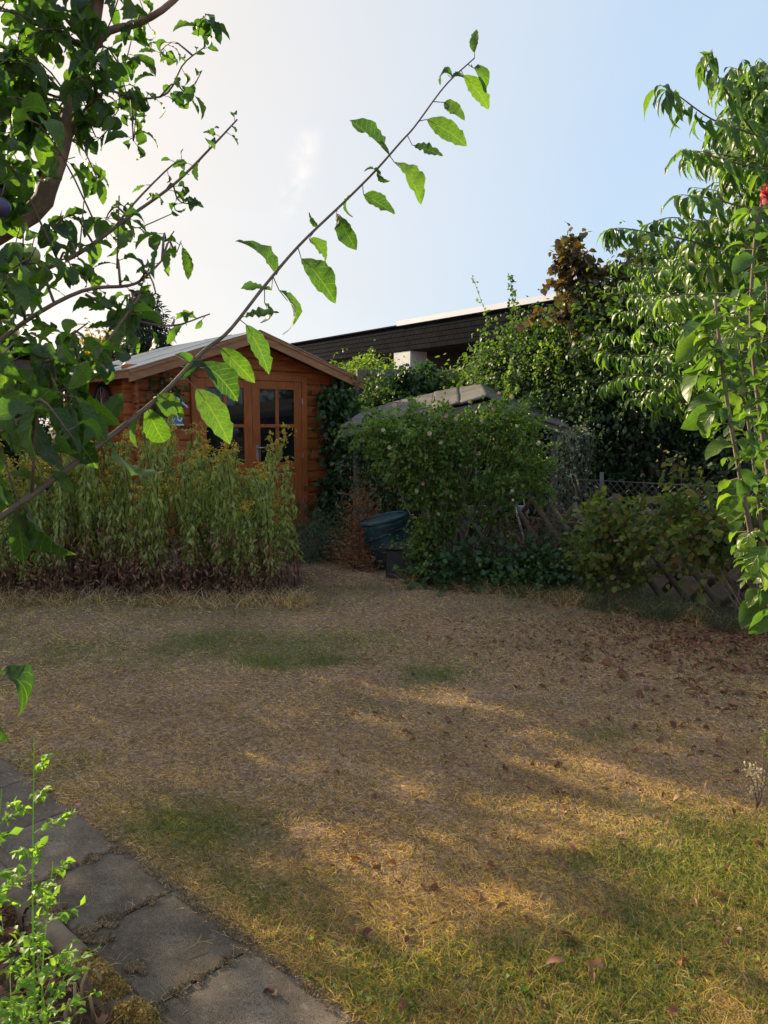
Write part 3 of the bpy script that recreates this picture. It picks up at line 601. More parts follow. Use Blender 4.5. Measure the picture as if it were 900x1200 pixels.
# ------------------------------------------------------------------ path of slabs and kerb
path = MB(); A0, A1 = pc(-6, V0 - .07), pc(-6, V1 + .01); B0, B1 = pc(1.2, V0 - .07), pc(1.2, V1 + .01)
path.add([A0 + Vector((0, 0, -.028)), A1 + Vector((0, 0, -.028)), B1 + Vector((0, 0, -.028)), B0 + Vector((0, 0, -.028))], [(0, 3, 2, 1)])
pathroot = path.obj('path', M['soil'], kind='structure')
joints = [-6.0 + .375*i for i in range(10)] ; joints = [-2.297 - .37*i for i in range(9, 0, -1)] + [-2.297, -1.957, -1.576, -1.19, -.81, -.43]
def slab_mesh(L_, Wd, sd):
    rs = random.Random(sd); b = MB(); n = 7; out_ = []
    for sgn, (ax, ln) in enumerate(((0, L_), (1, Wd), (0, -L_), (1, -Wd))):
        pass
    pts = []
    for i in range(n): pts.append((L_*i/n, 0))
    for i in range(n): pts.append((L_, Wd*i/n))
    for i in range(n): pts.append((L_*(1 - i/n), Wd))
    for i in range(n): pts.append((0, Wd*(1 - i/n)))
    pts = [(a + rs.uniform(-.0025, .0025), b_ + rs.uniform(-.0025, .0025)) for a, b_ in pts]
    m_ = len(pts); c = (L_/2, Wd/2)
    rings = []
    for z, ins in ((-.04, 0), (-.004, 0), (0, .004), (.0002, .05)):
        rings.append([(c[0] + (a - c[0])*(1 - ins*2/L_), c[1] + (d - c[1])*(1 - ins*2/Wd), z + (rs.uniform(-.0004, .0004) if z > -.006 else 0)) for a, d in pts])
    V = [q for r_ in rings for q in r_] + [(c[0], c[1], .001)]
    Fc = [(i*m_+k, i*m_+(k+1) % m_, (i+1)*m_+(k+1) % m_, (i+1)*m_+k) for i in range(3) for k in range(m_)] + [(3*m_+k, 3*m_+(k+1) % m_, 4*m_) for k in range(m_)]
    b.add(V, Fc); return b.mesh('slab', M['slab'], False)
rotp = math.atan2(PD.y, PD.x)
for i, (j0, j1) in enumerate(zip(joints[:-1], joints[1:])):
    o = link('slab', slab_mesh(j1 - j0 - .004, V1 - V0, i), pathroot, pc(j0, V0, .002 + random.uniform(-.0012, .0012)), (random.uniform(-.003, .003), random.uniform(-.003, .003), rotp + random.uniform(-.008, .008)))
kerb = MB(); kerb.add([pc(-6, V0-.075, -.027), pc(-6, V0-.01, -.027), pc(1.2, V0-.01, -.027), pc(1.2, V0-.075, -.027)], [(0, 3, 2, 1)])
kr = kerb.obj('kerb', M['soil'], kind='structure')
for j0, j1 in ((-4.1, -3.1), (-3.09, -2.15), (-2.14, -1.20), (-1.19, -.2)):
    b = MB(); prof = [(-.032, -.06), (-.032, .012), (-.022, .03), (0, .038), (.022, .03), (.032, .012), (.032, -.06)]; n = 14; V = []
    for i in range(n+1):
        u = (j1 - j0)*i/n
        for (q, z) in prof: V.append((u, q*(1 + random.uniform(-.04, .04)), z + random.uniform(-.002, .002)))
    k_ = len(prof); Fc = [(i*k_+a, i*k_+a+1, (i+1)*k_+a+1, (i+1)*k_+a) for i in range(n) for a in range(k_-1)] + [tuple(range(k_)), tuple(range(n*k_+k_-1, n*k_-1, -1))]
    b.add(V, [tuple(reversed(f)) for f in Fc]); b.obj('kerb_stone', M['kerb'], kr, True, loc=pc(j0, V0 - .042, 0), rot=(0, 0, rotp))
# crumbly moss on the kerb and in the joints: thousands of tiny lumps
def mosspatch(name, spots, n, size, label, mat='moss', th=.010):
    Pp = []
    for (u, vv, ru, rv, z, w_) in spots:
        k_ = int(n*w_); a_ = rng.uniform(0, 2*math.pi, k_); r_ = np.sqrt(rng.random(k_)); uu = u + ru*r_*np.cos(a_); v2 = vv + rv*r_*np.sin(a_)
        Q = uu[:, None]*np.array(PD) + v2[:, None]*np.array(PN); Q[:, 2] = z(uu, v2) + th*(1 - r_**2)*rng.random(k_); Pp.append(Q)
    Pp = np.concatenate(Pp)
    keep = fbm(Pp[:, 0]+.7*Pp[:, 1], Pp[:, 1], .028) + rng.random(len(Pp))*.3 + (.25 if mat == 'moss' else 0) > .62; Pp = Pp[keep]
    o = cloud(name, Pp, rng.normal(size=Pp.shape) + [0, 0, 1.2], rng.normal(size=Pp.shape), size*rng.uniform(.5, 1.3, len(Pp)), T_ROUND[:2], M[mat]); tag(o, label, 'moss'); return o
kz = lambda u, v_: .038 - np.abs(v_ - (V0 - .042))**2*22; sz = lambda u, v_: .006 + 0*u
mosspatch('kerb_moss', [(random.uniform(-1.84, -1.30), V0 - .044 + random.gauss(0, .013), random.uniform(.015, .04), random.uniform(.012, .026), kz, .035) for _ in range(46)] + [(-2.14 + random.gauss(0, .03), V0 - .02 + random.gauss(0, .015), .025, .02, kz, .03) for _ in range(8)], 15000, .006, 'ochre yellow crumbly moss along the top of the kerb')
mosspatch('slab_moss', [(-2.10 + random.gauss(0, .03), V0 + .015 + random.gauss(0, .013), .02, .015, sz, .03) for _ in range(7)] + [(-1.93 + random.gauss(0, .025), V0 + .03 + random.gauss(0, .018), .018, .012, sz, .025) for _ in range(7)] + [(-1.73 + random.gauss(0, .028), V0 + .045 + random.gauss(0, .012), .018, .010, sz, .025) for _ in range(6)] + [(-1.957, V0 + .15, .006, .14, sz, .10), (-1.576, V0+.10, .010, .10, sz, .2), (-2.297, V0 + .16, .006, .14, sz, .08), (-1.576, V0+.24, .005, .08, sz, .04), (-1.30, V0 + .05, .10, .03, sz, .15), (-1.9, V1 - .008, .5, .02, sz, .55), (-1.1, V1 - .008, .4, .02, sz, .3)] + [(j_ + random.gauss(0, .01), random.uniform(V0, V1), .03, .02, sz, .03) for j_ in (-1.957, -1.576, -2.297) for _ in range(6)], 12000, .0045, 'brown dried moss and crumbs in the slab joints', 'moss_brown', th=.002)
# straws in the joints and over the edge of the slabs
cs = [pc(j, random.uniform(V0, V1)) for j in (-1.957, -1.576, -2.297, -1.19) for _ in range(5)] + [pc(random.uniform(-3.2, -.8), V1 + random.uniform(-.02, .012)) for _ in range(190)] + [pc(random.uniform(-2.2, -1.2), V0 + .01) for _ in range(14)]
tufts('edging_grass', cs, 13, .05, 'dry_grass', .014, .0022, .5, tagit=('dry straws hanging over the edge of the slab path', 'grass'))
cs = [pc(random.uniform(-1.9, -.9), V1 + random.uniform(.0, .05)) for _ in range(40)] + [pc(-1.31 + random.uniform(-.03, .03), V0 + .01) for _ in range(3)]
tufts('path_edge_tuft', cs, 16, .05, 'gold_grass', .012, .0024, .8, tagit=('yellow green tufts on the lawn edge by the path', 'grass'))

# ------------------------------------------------------------------ fallen leaves
T_DRY = [leaf_geo(5, .22, .35, 1.6, jag=.2, seed=i, twist=.9) for i in range(3)] + [leaf_geo(5, .17, .5, .8, jag=.2, seed=9+i, twist=-.9) for i in range(3)]
dm_ = [mesh_np('fallen_leaf', tv, [tf], M['litter']) for tv, tf in T_DRY]
spots = [(645, 838), (650, 845), (770, 858), (848, 878), (845, 885), (835, 893), (830, 918), (690, 850), (745, 795), (700, 755), (560, 770), (620, 735), (655, 895), (555, 1050), (603, 1033), (582, 1073), (437, 1095), (515, 1045), (570, 1018), (665, 997), (862, 905), (800, 940), (832, 1052), (848, 1105), (870, 1100), (715, 1075), (705, 1133), (790, 1060), (612, 1080), (655, 1020), (470, 860), (380, 905), (520, 905), (285, 812), (425, 1010), (320, 1165), (325, 1172), (812, 1185), (893, 1195), (610, 1185), (640, 1140), (500, 985), (735, 985), (860, 960), (590, 905)]
pts = [G(a, b_) for a, b_ in spots]
while len(pts) < 265:
    if random.random() < .75: q = G(random.gauss(850, 75), random.gauss(772, 34))
    elif random.random() < .5: q = G(random.uniform(600, 900), random.uniform(790, 960))
    else: q = G(random.uniform(400, 930), random.uniform(980, 1230))
    if inside_lawn(np.array([q.x]), np.array([q.y]))[0] or q.y < 6.2 and q.x > 1.5: pts.append(q)
for i, q in enumerate(pts):
    o = link('fallen_leaf', dm_[random.randrange(6)], loc=(q.x, q.y, float(bumpz(q.x, q.y)) + .014), rot=(random.gauss(0, .45), random.gauss(0, .5), random.uniform(0, 6.28)))
    s_ = random.uniform(.035, .065) if i < len(spots) else random.uniform(.045, .10)*(1 if q.y > 3.4 else .6); o.scale = (s_*1.1, s_, s_)
    tag(o, 'dry curled brown leaf fallen on the parched lawn', 'fallen leaf', 'dry leaves fallen on the lawn')
n = 3200; Pp = np.stack([rng.normal(2.5, .8, n), rng.normal(4.9, .40, n), np.zeros(n)], 1); Pp2 = np.stack([rng.uniform(-.2, 3, 500), rng.uniform(1.5, 6, 500), np.zeros(500)], 1); Pp = np.concatenate([Pp, Pp2])
Pp[:, 2] = bumpz(Pp[:, 0], Pp[:, 1]) + .01; k = inside_lawn(Pp[:, 0], Pp[:, 1]) | (Pp[:, 0] > 1.6); Pp = Pp[k]
o = cloud('leaf_litter', Pp, rng.normal(size=Pp.shape)*[1, 1, .3], rng.normal(size=Pp.shape)*.5 + [0, 0, 1], rng.uniform(.018, .05, len(Pp)), T_DRY, M['litter']); tag(o, 'scatter of small dry leaf pieces thickest towards the lattice fence', 'leaf litter')

# ------------------------------------------------------------------ garden shed
shed = thing('garden_shed', 'orange stained wooden garden shed with gabled roof and glazed double door', 'shed', (-2.91, 8.98, 0), R(40))
WX, DY, EH, SL, RX = 2.83, 2.3, 2.0, .331, 1.5        # width, depth, ...
def roofz(x): return 2.56 - SL*abs(x - RX)               # underside of the roof
_plk = {}
def plank(x0, x1, z0, h, y=0, zt0=None, zt1=None, name='plank', axis_='x', mat='stain'):
    """a rounded log board along x (or y), its ends can be cut to the roof slope"""
    prof = [(-.0, 0), (-.012, .010), (-.016, h*.25), (-.016, h*.75), (-.012, h - .008), (0, h - .002), (.022, h - .002), (.022, 0)]
    V = []
    for e, xx in ((0, x0), (1, x1)):
        for (q, z) in prof:
            xe = xx
            if zt0 is not None: xe = (x0 + zt0*z) if e == 0 else (x1 - zt1*z)
            V.append((xe, y + q, z0 + z) if axis_ == 'x' else (y + q, xe, z0 + z))
    k = len(prof); Fc = [(a, (a+1) % k, (a+1) % k + k, a + k) for a in range(k)] + [tuple(range(k-1, -1, -1)), tuple(range(k, 2*k))]
    b = MB(); b.add(V, Fc); b.obj(name, M[mat], shed)
CH = .148; DX0, DX1, DTOP = .79, 2.31, 1.99
z = .05
while z < 2.45:
    h = CH - .001
    if z + h <= EH:
        if z < DTOP - .02:
            plank(-.11, DX0 - .085, z, h); plank(DX1 + .085, WX + .09, z, h)
        else: plank(-.11, WX + .09, z, h)
    else:
        l = RX - (2.52 - z)/SL; r = RX + (2.52 - z)/SL
        l2 = max(l, -.11) if z < 2.12 else l; r2 = min(r, WX + .09) if z < 2.12 else r
        if r2 - l2 > .25: plank(l2, r2, z, min(h, 2.52 - z - .005), zt0=1/SL if l2 == l else 0, zt1=1/SL if r2 == r else 0)
    z += CH
z = .05 + CH/2
while z < EH + .02:
    plank(-.12, DY, z, CH - .001, y=0, axis_='y'); z += CH
b = MB(); b.box(WX - .03, WX, .0, DY, 0, EH); b.box(-.02, WX, DY, DY + .03, 0, 2.0); b.obj('rear_wall', M['stain'], shed)
b = MB(); b.box(-.05, WX + .05, -.03, DY, -.02, .05); b.obj('floor_sill', M['greywood'], shed)
b = MB(); b.box(.03, WX - .05, .06, DY - .05, .05, .07); b.box(1.6, 2.1, .9, 1.4, .07, 1.1); b.box(.2, .5, 1.2, 2, .07, 1.7); b.obj('inside_clutter', M['greywood'], shed)
# door frame
def bx(name, x0, x1, y0, y1, z0, z1, par=None, mat='stain_trim', bev=.004): 
    return MB().box(x0, x1, y0, y1, z0, z1, bev).obj(name, M[mat], par or shed)
bx('door_post', DX0 - .085, DX0 - .003, -.062, .03, .05, DTOP + .085); bx('door_post', DX1 + .003, DX1 + .085, -.062, .03, .05, DTOP + .085)
bx('lintel', DX0 - .002, DX1 + .002, -.058, .03, DTOP + .003, DTOP + .085); bx('threshold', DX0, DX1, -.06, .03, .05, .085)
mid_ = (DX0 + DX1)/2
for side in (0, 1):
    x0, x1 = (DX0, mid_ - .002) if side == 0 else (mid_ + .002, DX1)
    d = bx('door', x0, x0 + .115, -.050, -.008, .09, DTOP)   # the hinge/closing stile carries the other pieces
    if side == 0: tag(d, 'left leaf of the glazed double door')
    else: tag(d, 'right leaf of the glazed double door, with handle and lock')
    bx('stile', x1 - .115, x1, -.050, -.008, .09, DTOP, d)
    i0, i1 = x0 + .115, x1 - .115; zt, zb, zm = 1.885, .93, 1.41; xm = (i0 + i1)/2
    bx('rail', i0, i1, -.048, -.010, zt, DTOP, d); bx('rail', i0, i1, -.048, -.010, zb - .11, zb, d); bx('rail', i0, i1, -.048, -.010, .09, .22, d)
    bx('muntin', i0, i1, -.046, -.012, zm - .022, zm + .022, d); bx('muntin', xm - .025, xm + .025, -.044, -.014, zb, zm - .022, d); bx('muntin', xm - .025, xm + .025, -.044, -.014, zm + .022, zt, d)
    for (a0, a1) in ((i0, xm - .025), (xm + .025, i1)):
        for (c0, c1) in ((zb, zm - .022), (zm + .022, zt)): bx('pane', a0, a1, -.030, -.024, c0, c1, d, 'glass', 0)
    nb_ = 5
    for k_ in range(nb_): bx('door_board', i0 + (i1-i0)*k_/nb_ + .002, i0 + (i1-i0)*(k_+1)/nb_ - .002, -.038, -.018, .22, zb - .11, d, 'stain', .004)
    for hz in (1.7, .98, .35): bx('hinge', (x0 - .008) if side == 0 else (x1 - .006), (x0 + .006) if side == 0 else (x1 + .008), -.070, -.052, hz, hz + .07, d, 'steel', .002)
    if side == 1:
        bx('lock_plate', x0 + .045, x0 + .075, -.056, -.050, .97, 1.16, d, 'steel', .002)
        b = MB(); b.tube([(x0 + .06, -.05, 1.13), (x0 + .06, -.095, 1.13), (x0 + .17, -.10, 1.13)], .009, 8); b.obj('handle', M['steel'], d, True)
        b = MB(); b.tube([(x0 + .06, -.05, 1.02), (x0 + .06, -.062, 1.02)], .015, 10); b.obj('lock', M['steel'], d)
# roof boards, felt, fascias
OY = -.35; LX, RXX = -.17, WX + .32
for sgn, xe in ((-1, LX), (1, RXX)):
    n = 10
    for k in range(n):
        xa = RX + (xe - RX)*k/n; xb = RX + (xe - RX)*(k+1)/n - sgn*.003
        za, zb_ = roofz(xa), roofz(xb); V = [(xa, OY + .03, za), (xb, OY + .03, zb_), (xa, DY + .2, za), (xb, DY + .2, zb_)]
        V += [(a, c, e + .02) for a, c, e in V]; b = MB(); b.hexa(V); b.obj('roof_board', M['stain'], shed)
    for k in range(4):   # felt strips lapped across the slope
        ya = OY - .02 + k*(DY + .25 - OY)/4; yb = ya + (DY + .25 - OY)/4 + .05; dz = .023 + .004*(k % 2); nn = 8; V = []
        for q in (0, 1):
            for i in range(nn+1):
                xx = RX + (xe + sgn*.03 - RX)*i/nn; wob = random.uniform(-.003, .003)
                for yy in (ya, yb): V.append((xx, yy, roofz(xx) + dz + q*.006 + wob))
        Fc = []
        for i in range(nn):
            a_ = i*2; Fc += [(a_, a_+1, a_+3, a_+2)]; a_ += (nn+1)*2; Fc += [(a_, a_+2, a_+3, a_+1)]
            l_ = i*2; u_ = l_ + (nn+1)*2; Fc += [(l_, l_+2, u_+2, u_), (l_+1, u_+1, u_+3, l_+3)]
        Fc += [(nn*2, nn*2+1, nn*2+1+(nn+1)*2, nn*2+(nn+1)*2)]
        b = MB(); b.add(V, Fc); b.obj('roofing_felt', M['felt'], shed)
    V = []
    for yy in (OY - .0, OY + .028):
        for zz in (0, .135):
            for xx in (RX, xe): V.append((xx, yy, roofz(xx) - .115 + zz))
    V = [V[0], V[1], V[4], V[5], V[2], V[3], V[6], V[7]]
    b = MB(); b.hexa(V); b.obj('fascia_board', M['fascia'], shed)
    V = []
    for yy in (OY - .012, OY - .002):
        for zz in (0, .05):
            for xx in (RX, xe): V.append((xx, yy, roofz(xx) - .02 + zz))
    V = [V[0], V[1], V[4], V[5], V[2], V[3], V[6], V[7]]; b = MB(); b.hexa(V); b.obj('fascia_strip', M['fascia'], shed)
    for yy in (.6, 1.5):
        b = MB(); b.beam((RX, yy, roofz(RX) - .05), (xe, yy, roofz(xe) - .05), .06, .08); b.obj('rafter', M['stain_trim'], shed)
b = MB(); b.box(RX - .03, RX + .03, OY + .03, DY, roofz(RX) - .16, roofz(RX) - .02); b.obj('ridge_beam', M['stain_trim'], shed)
bx('eaves_board', LX - .018, LX - .002, OY, DY + .2, roofz(LX) - .07, roofz(LX) + .03, mat='fascia', bev=0)
Ms = shed.matrix_basis.copy() if False else Matrix.Translation((-2.91, 8.98, 0)) @ Matrix.Rotation(R(40), 4, 'Z')
def SW(x, y, z): return Ms @ Vector((x, y, z))
# bird house
bh = thing('birdhouse', 'blue and white birdhouse with white roof hanging left of the shed door', 'birdhouse', SW(.44, -.035, 1.43), R(40))
b = MB(); b.box(-.085, .085, -.15, 0, 0, .20, .004); b.obj('box', M['blue'], bh)
for s_ in (-1, 1):
    b = MB(); V = [(0, -.20, .30), (s_*.13, -.20, .19), (0, .0, .30), (s_*.13, .0, .19)]; V += [(a, c, e + .018) for a, c, e in V]; b.hexa(V); b.obj('roof_panel', M['paint'], bh)
b = MB(); b.add([(-.085, -.148, .20), (.085, -.148, .20), (0, -.148, .275), (-.085, -.01, .20), (.085, -.01, .20), (0, -.01, .275)], [(0, 1, 2), (5, 4, 3), (0, 3, 4, 1)]); b.obj('gable', M['paint'], bh)
b = MB(); b.tube([(0, -.155, .155), (0, -.149, .155)], .03, 16); b.obj('entrance_hole', M['blackplastic'], bh)
for s_ in (-1, 1):
    b = MB()
    for i in range(16):
        a_ = math.pi*2*i/16; a2 = math.pi*2*(i+1)/16; cx = s_*.047
        q = lambda r_, t_, y_: (cx + r_*math.cos(t_), y_, .075 + r_*1.2*math.sin(t_)); b.add([q(.021, a_, -.155), q(.036, a_, -.155), q(.036, a2, -.155), q(.021, a2, -.155), q(.021, a_, -.149), q(.036, a_, -.149), q(.036, a2, -.149), q(.021, a2, -.149)], [(0, 1, 2, 3), (1, 5, 6, 2), (0, 3, 7, 4)])
    b.obj('white_ring', M['paint'], bh)
b = MB(); b.box(-.095, .095, -.16, 0, -.015, 0); b.obj('floor_plate', M['paint'], bh)
# wheel hanging on the side wall
q = SW(-.07, .78, 1.66); wh = thing('spoked_wheel', 'dark spoked wheel hanging on the shaded side wall of the shed', 'wheel', q, R(40))
b = MB(); V = []
for i in range(37):
    a_ = 2*math.pi*i/36; V.append((0, .25*math.cos(a_), .25*math.sin(a_)))
b.tube(V, .024, 8, False); b.obj('tyre', M['rubber'], wh, True)
b = MB(); b.tube([(0, .218*math.cos(2*math.pi*i/36), .218*math.sin(2*math.pi*i/36)) for i in range(37)], .010, 6, False); b.obj('rim', M['steel'], wh, True)
for k in range(14):
    a_ = 2*math.pi*k/14; b = MB(); b.tube([(-.01, .02*math.cos(a_ + 1), .02*math.sin(a_ + 1)), (0, .212*math.cos(a_), .212*math.sin(a_))], .0028, 4); b.obj('spoke', M['steel'], wh)
b = MB(); b.tube([(-.04, 0, 0), (.04, 0, 0)], .022, 10); b.obj('hub', M['steel'], wh)

# ------------------------------------------------------------------ open carport left of the shed
cp = thing('lean_to', 'open timber lean-to with corrugated roof left of the shed', 'lean-to', (-5.4, 10.6, 0), R(40))
def CW(x, y, z): return Vector((x, y, z))
for (x_, y_) in ((1.32, -1.80), (-1.7, -1.75), (-1.7, 1.2), (.8, 1.2)):
    MB().box(x_ - .05, x_ + .05, y_ - .05, y_ + .05, -.05, 2.06 if y_ < 0 else 2.2, .006).obj('post', M['greywood'], cp)
MB().box(-2.0, 1.42, -1.86, -1.76, 2.06, 2.18).obj('beam', M['greywood'], cp); MB().box(-2.0, 1.0, 1.1, 1.2, 2.2, 2.32).obj('beam', M['greywood'], cp)
for k in range(6):
    xx = -1.9 + k*.52; b = MB(); b.beam((xx, -1.95, 2.215), (xx, 1.5, 2.36), .05, .09); b.obj('rafter', M['greywood'], cp)
for k in range(4):
    x0 = -2.05 + k*.72; n = 24; V = []
    for j, yy in enumerate((-2.05, -.2, 1.6)):
        for i in range(n+1): V.append((x0 + .76*i/n, yy, 2.265 + (yy + 1.95)*.042 + .012*math.cos(i*math.pi/2) + .006*(k % 2)))
    Fc = [(j*(n+1)+i, j*(n+1)+i+1, (j+1)*(n+1)+i+1, (j+1)*(n+1)+i) for j in range(2) for i in range(n)]
    b = MB(); b.add(V, Fc); b.obj('corrugated_sheet', M['roofglare'], cp, True)
for k in range(11):
    MB().box(-2.0, .7, 1.22, 1.25, .05 + k*.19, .05 + k*.19 + .18).obj('back_board', M['darkwall'], cp)
for k in range(11):
    MB().box(-1.98, -1.95, -1.7, 1.2, .05 + k*.19, .05 + k*.19 + .18).obj('side_board', M['darkwall'], cp)
# wood stack under it
ws = thing('log_stack', 'stack of split logs in the dark under the lean-to roof', 'log stack', (-5.5, 11.2, 0), R(40))
for i in range(60):
    c_ = i % 12; r_ = i//12; b = MB(); rr = random.uniform(.06, .085); xx = -1 + c_*.17; zz = .08 + r_*.155
    b.tube([(xx, -.25 + random.uniform(-.03, .03), zz), (xx, .25, zz)], rr, 6); b.obj('log', M['fencewood'], ws)

# ------------------------------------------------------------------ low sagging shelter behind the hibiscus
sh = thing('old_shelter', 'low old shelter with sagging grey felt roof behind the pink flowered bush', 'shelter', (1, 9, 0))
o_ = Vector((1, 9, 0))
fr = {'l0': (-.46, 8.25, 1.40), 'l1': (-.30, 10.6, 1.62), 'r0': (1.13, 8.5, 1.74), 'r1': (1.35, 10.8, 2.0), 'e0': (2.02, 8.45, 1.40), 'e1': (2.35, 10.8, 1.6)}
fr = {k: Vector(v_) for k, v_ in fr.items()}
for (A_, B_, C_, D_, nst, nm) in ((fr['l0'], fr['r0'], fr['l1'], fr['r1'], 5, 'felt_sheet'), (fr['r0'], fr['e0'], fr['r1'], fr['e1'], 3, 'felt_sheet')):
    for s_ in range(nst):
        V = []; nu, nv = 8, 8
        for q in (0, .018):
            for i in range(nu+1):
                u = (s_ + i/nu*1.04)/nst
                for j in range(nv+1):
                    v_ = j/nv - .02; a_ = A_.lerp(B_, u).lerp(C_.lerp(D_, u), v_)
                    V.append(a_ + Vector((0, 0, -q - .07*math.sin(math.pi*min(1, u))*math.sin(math.pi*max(0, v_)*1.0 + .4) + .010*(s_ % 2) + random.uniform(-.004, .004))) - o_)
        Fc = []
        m_ = (nu+1)*(nv+1); id_ = lambda i, j, q: q*m_ + i*(nv+1) + j
        for i in range(nu):
            for j in range(nv): Fc += [(id_(i, j, 0), id_(i+1, j, 0), id_(i+1, j+1, 0), id_(i, j+1, 0)), (id_(i, j, 1), id_(i, j+1, 1), id_(i+1, j+1, 1), id_(i+1, j, 1))]
            Fc += [(id_(i, 0, 0), id_(i, 0, 1), id_(i+1, 0, 1), id_(i+1, 0, 0))]
        for j in range(nv): Fc += [(id_(0, j, 0), id_(0, j+1, 0), id_(0, j+1, 1), id_(0, j, 1)), (id_(nu, j, 0), id_(nu, j, 1), id_(nu, j+1, 1), id_(nu, j+1, 0))]
        b = MB(); b.add(V, Fc); b.obj(nm, M['felt_shaded' if nst == 3 else 'felt_lit'], sh, True)  # left slope lighter, right slope darker: sun and shade painted into the felt
for k in range(6):
    a_ = fr['r0'].lerp(fr['r1'], k/5); e_ = fr['e0'].lerp(fr['e1'], k/5); l_ = fr['l0'].lerp(fr['l1'], k/5); dn = Vector((0, 0, -.10))
    b = MB(); b.beam(a_ + dn - o_, e_ + dn*.6 + (e_ - a_)*.08 - o_, .05, .07); b.obj('rafter', M['greywood'], sh)
    b = MB(); b.beam(a_ + dn - o_, l_ + dn*.8 - o_, .05, .07); b.obj('rafter', M['greywood'], sh)
b = MB(); b.beam(fr['e0'] + Vector((-.1, -.05, -.14)) - o_, fr['e1'] + Vector((0, 0, -.16)) - o_, .07, .09); b.obj('eaves_beam', M['greywood'], sh)
for q in ((.42, 7.75, .0), (-.3, 8.5, 0), (1.9, 8.6, 0), (-.2, 10.4, 0), (2.1, 10.4, 0), (.9, 8.6, 0)):
    h_ = 1.3 if q[1] > 8 else 1.2
    MB().box(q[0] - .04 - 1, q[0] + .04 - 1, q[1] - .04 - 9, q[1] + .04 - 9, -.03, h_, .005).obj('post', M['greywood'], sh)
b = MB(); b.beam((.38 - 1, 7.75 - 9, 1.2), (.5 - 1, 8.6 - 9, 1.35), .06, .06); b.obj('brace', M['greywood'], sh)
for k in range(7): MB().box(-1.3, 1.3, 1.5, 1.53, k*.2, k*.2 + .19).obj('back_board', M['darkwall'], sh)
for k in range(7): MB().box(1.28, 1.31, -.3, 1.5, k*.2, k*.2 + .19).obj('side_board', M['darkwall'], sh)

# ------------------------------------------------------------------ tilted composter, black crate, board, rods
cb = thing('compost_bin', 'tilted teal plastic compost bin beside the dead conifer', 'compost bin', (.10, 7.62, -.02)); cb.scale = (.9, .9, 1); cb.rotation_euler = (R(4), R(-12), R(-8))
b = MB(); n = 32; prof = [(.20, 0), (.215, .02), (.24, .25), (.245, .262), (.238, .28), (.262, .46), (.27, .48), (.262, .50), (.255, .515), (.20, .535), (.05, .545), (.0, .545)]
V = []
for i, (r_, z_) in enumerate(prof):
    for k in range(n): 
        rr = r_*(1.02 if (k % 4 == 0 and 0 < i < 8) else 1); V.append((rr*math.cos(2*math.pi*k/n), rr*math.sin(2*math.pi*k/n), z_))
b.add(V, [(i*n+k, i*n+(k+1) % n, (i+1)*n+(k+1) % n, (i+1)*n+k) for i in range(len(prof)-1) for k in range(n)]); b.obj('body', M['teal'], cb, True)
b = MB(); b.tube([(.262*math.cos(a_), .262*math.sin(a_), .36 + .05*math.sin(a_*1.0 + 2.2)) for a_ in [2*math.pi*i/36 for i in range(37)]], .010, 6, False); b.obj('hoop', M['teal'], cb, True)
b = MB(); b.box(.01, .15, -.270, -.255, .425, .455, .003); b.obj('grip_slot', M['blackplastic'], cb)
b = MB(); b.lathe([(.26, .50), (.275, .505), (.275, .53), (.25, .545), (.24, .53)], 32); b.obj('rim', M['teal'], cb, True)
bk = thing('black_crate', 'black plastic crate in front of the teal compost bin', 'crate', (.25, 7.12, 0), R(-6))
b = MB(); b.box(-.22, .22, -.15, .15, 0, .27, .012); b.obj('body', M['blackplastic'], bk)
b = MB(); b.box(-.235, .235, -.165, .165, .27, .30, .008); b.obj('lid', M['blackplastic'], bk)
for k in range(7): MB().box(-.19 + k*.06, -.17 + k*.06, -.156, -.150, .03, .25).obj('rib', M['blackplastic'], bk)
bd = MB().box(-.33, .33, -.02, .02, 0, .07, .004).obj('blue_board', M['bluewhite'], loc=(1.10, 7.5, .56), rot=(0, R(1), R(8))); tag(bd, 'pale blue board lying level behind the stems of the flowering bush', 'board')
b = MB(); b.beam((.85, 7.5, -.02), (.85, 7.5, .56), .05, .05); b.beam((1.35, 7.58, -.02), (1.35, 7.58, .56), .05, .05); b.beam((.85, 7.55, .53), (1.35, 7.62, .53), .05, .05)
o = b.obj('trestle', M['greywood']); tag(o, 'grey wooden trestle under the pale blue board', 'trestle')
q0, q1 = P(598, 575, 7.5), P(613, 628, 7.3); b = MB(); b.tube([q0, q1, Vector((q1.x + .05, q1.y - .05, -.02))], .012, 8); tag(b.obj('metal_rod', M['steel'], smooth=True), 'bright metal rod leaning beside the flowering bush', 'rod')
q0, q1 = P(608, 560, 8.0), P(622, 625, 7.9); b = MB(); b.tube([q0, q1, Vector((q1.x + .05, q1.y, -.02))], .009, 6); tag(b.obj('bamboo_cane', M['stalk'], smooth=True), 'thin brown cane leaning at the chain-link fence', 'cane')

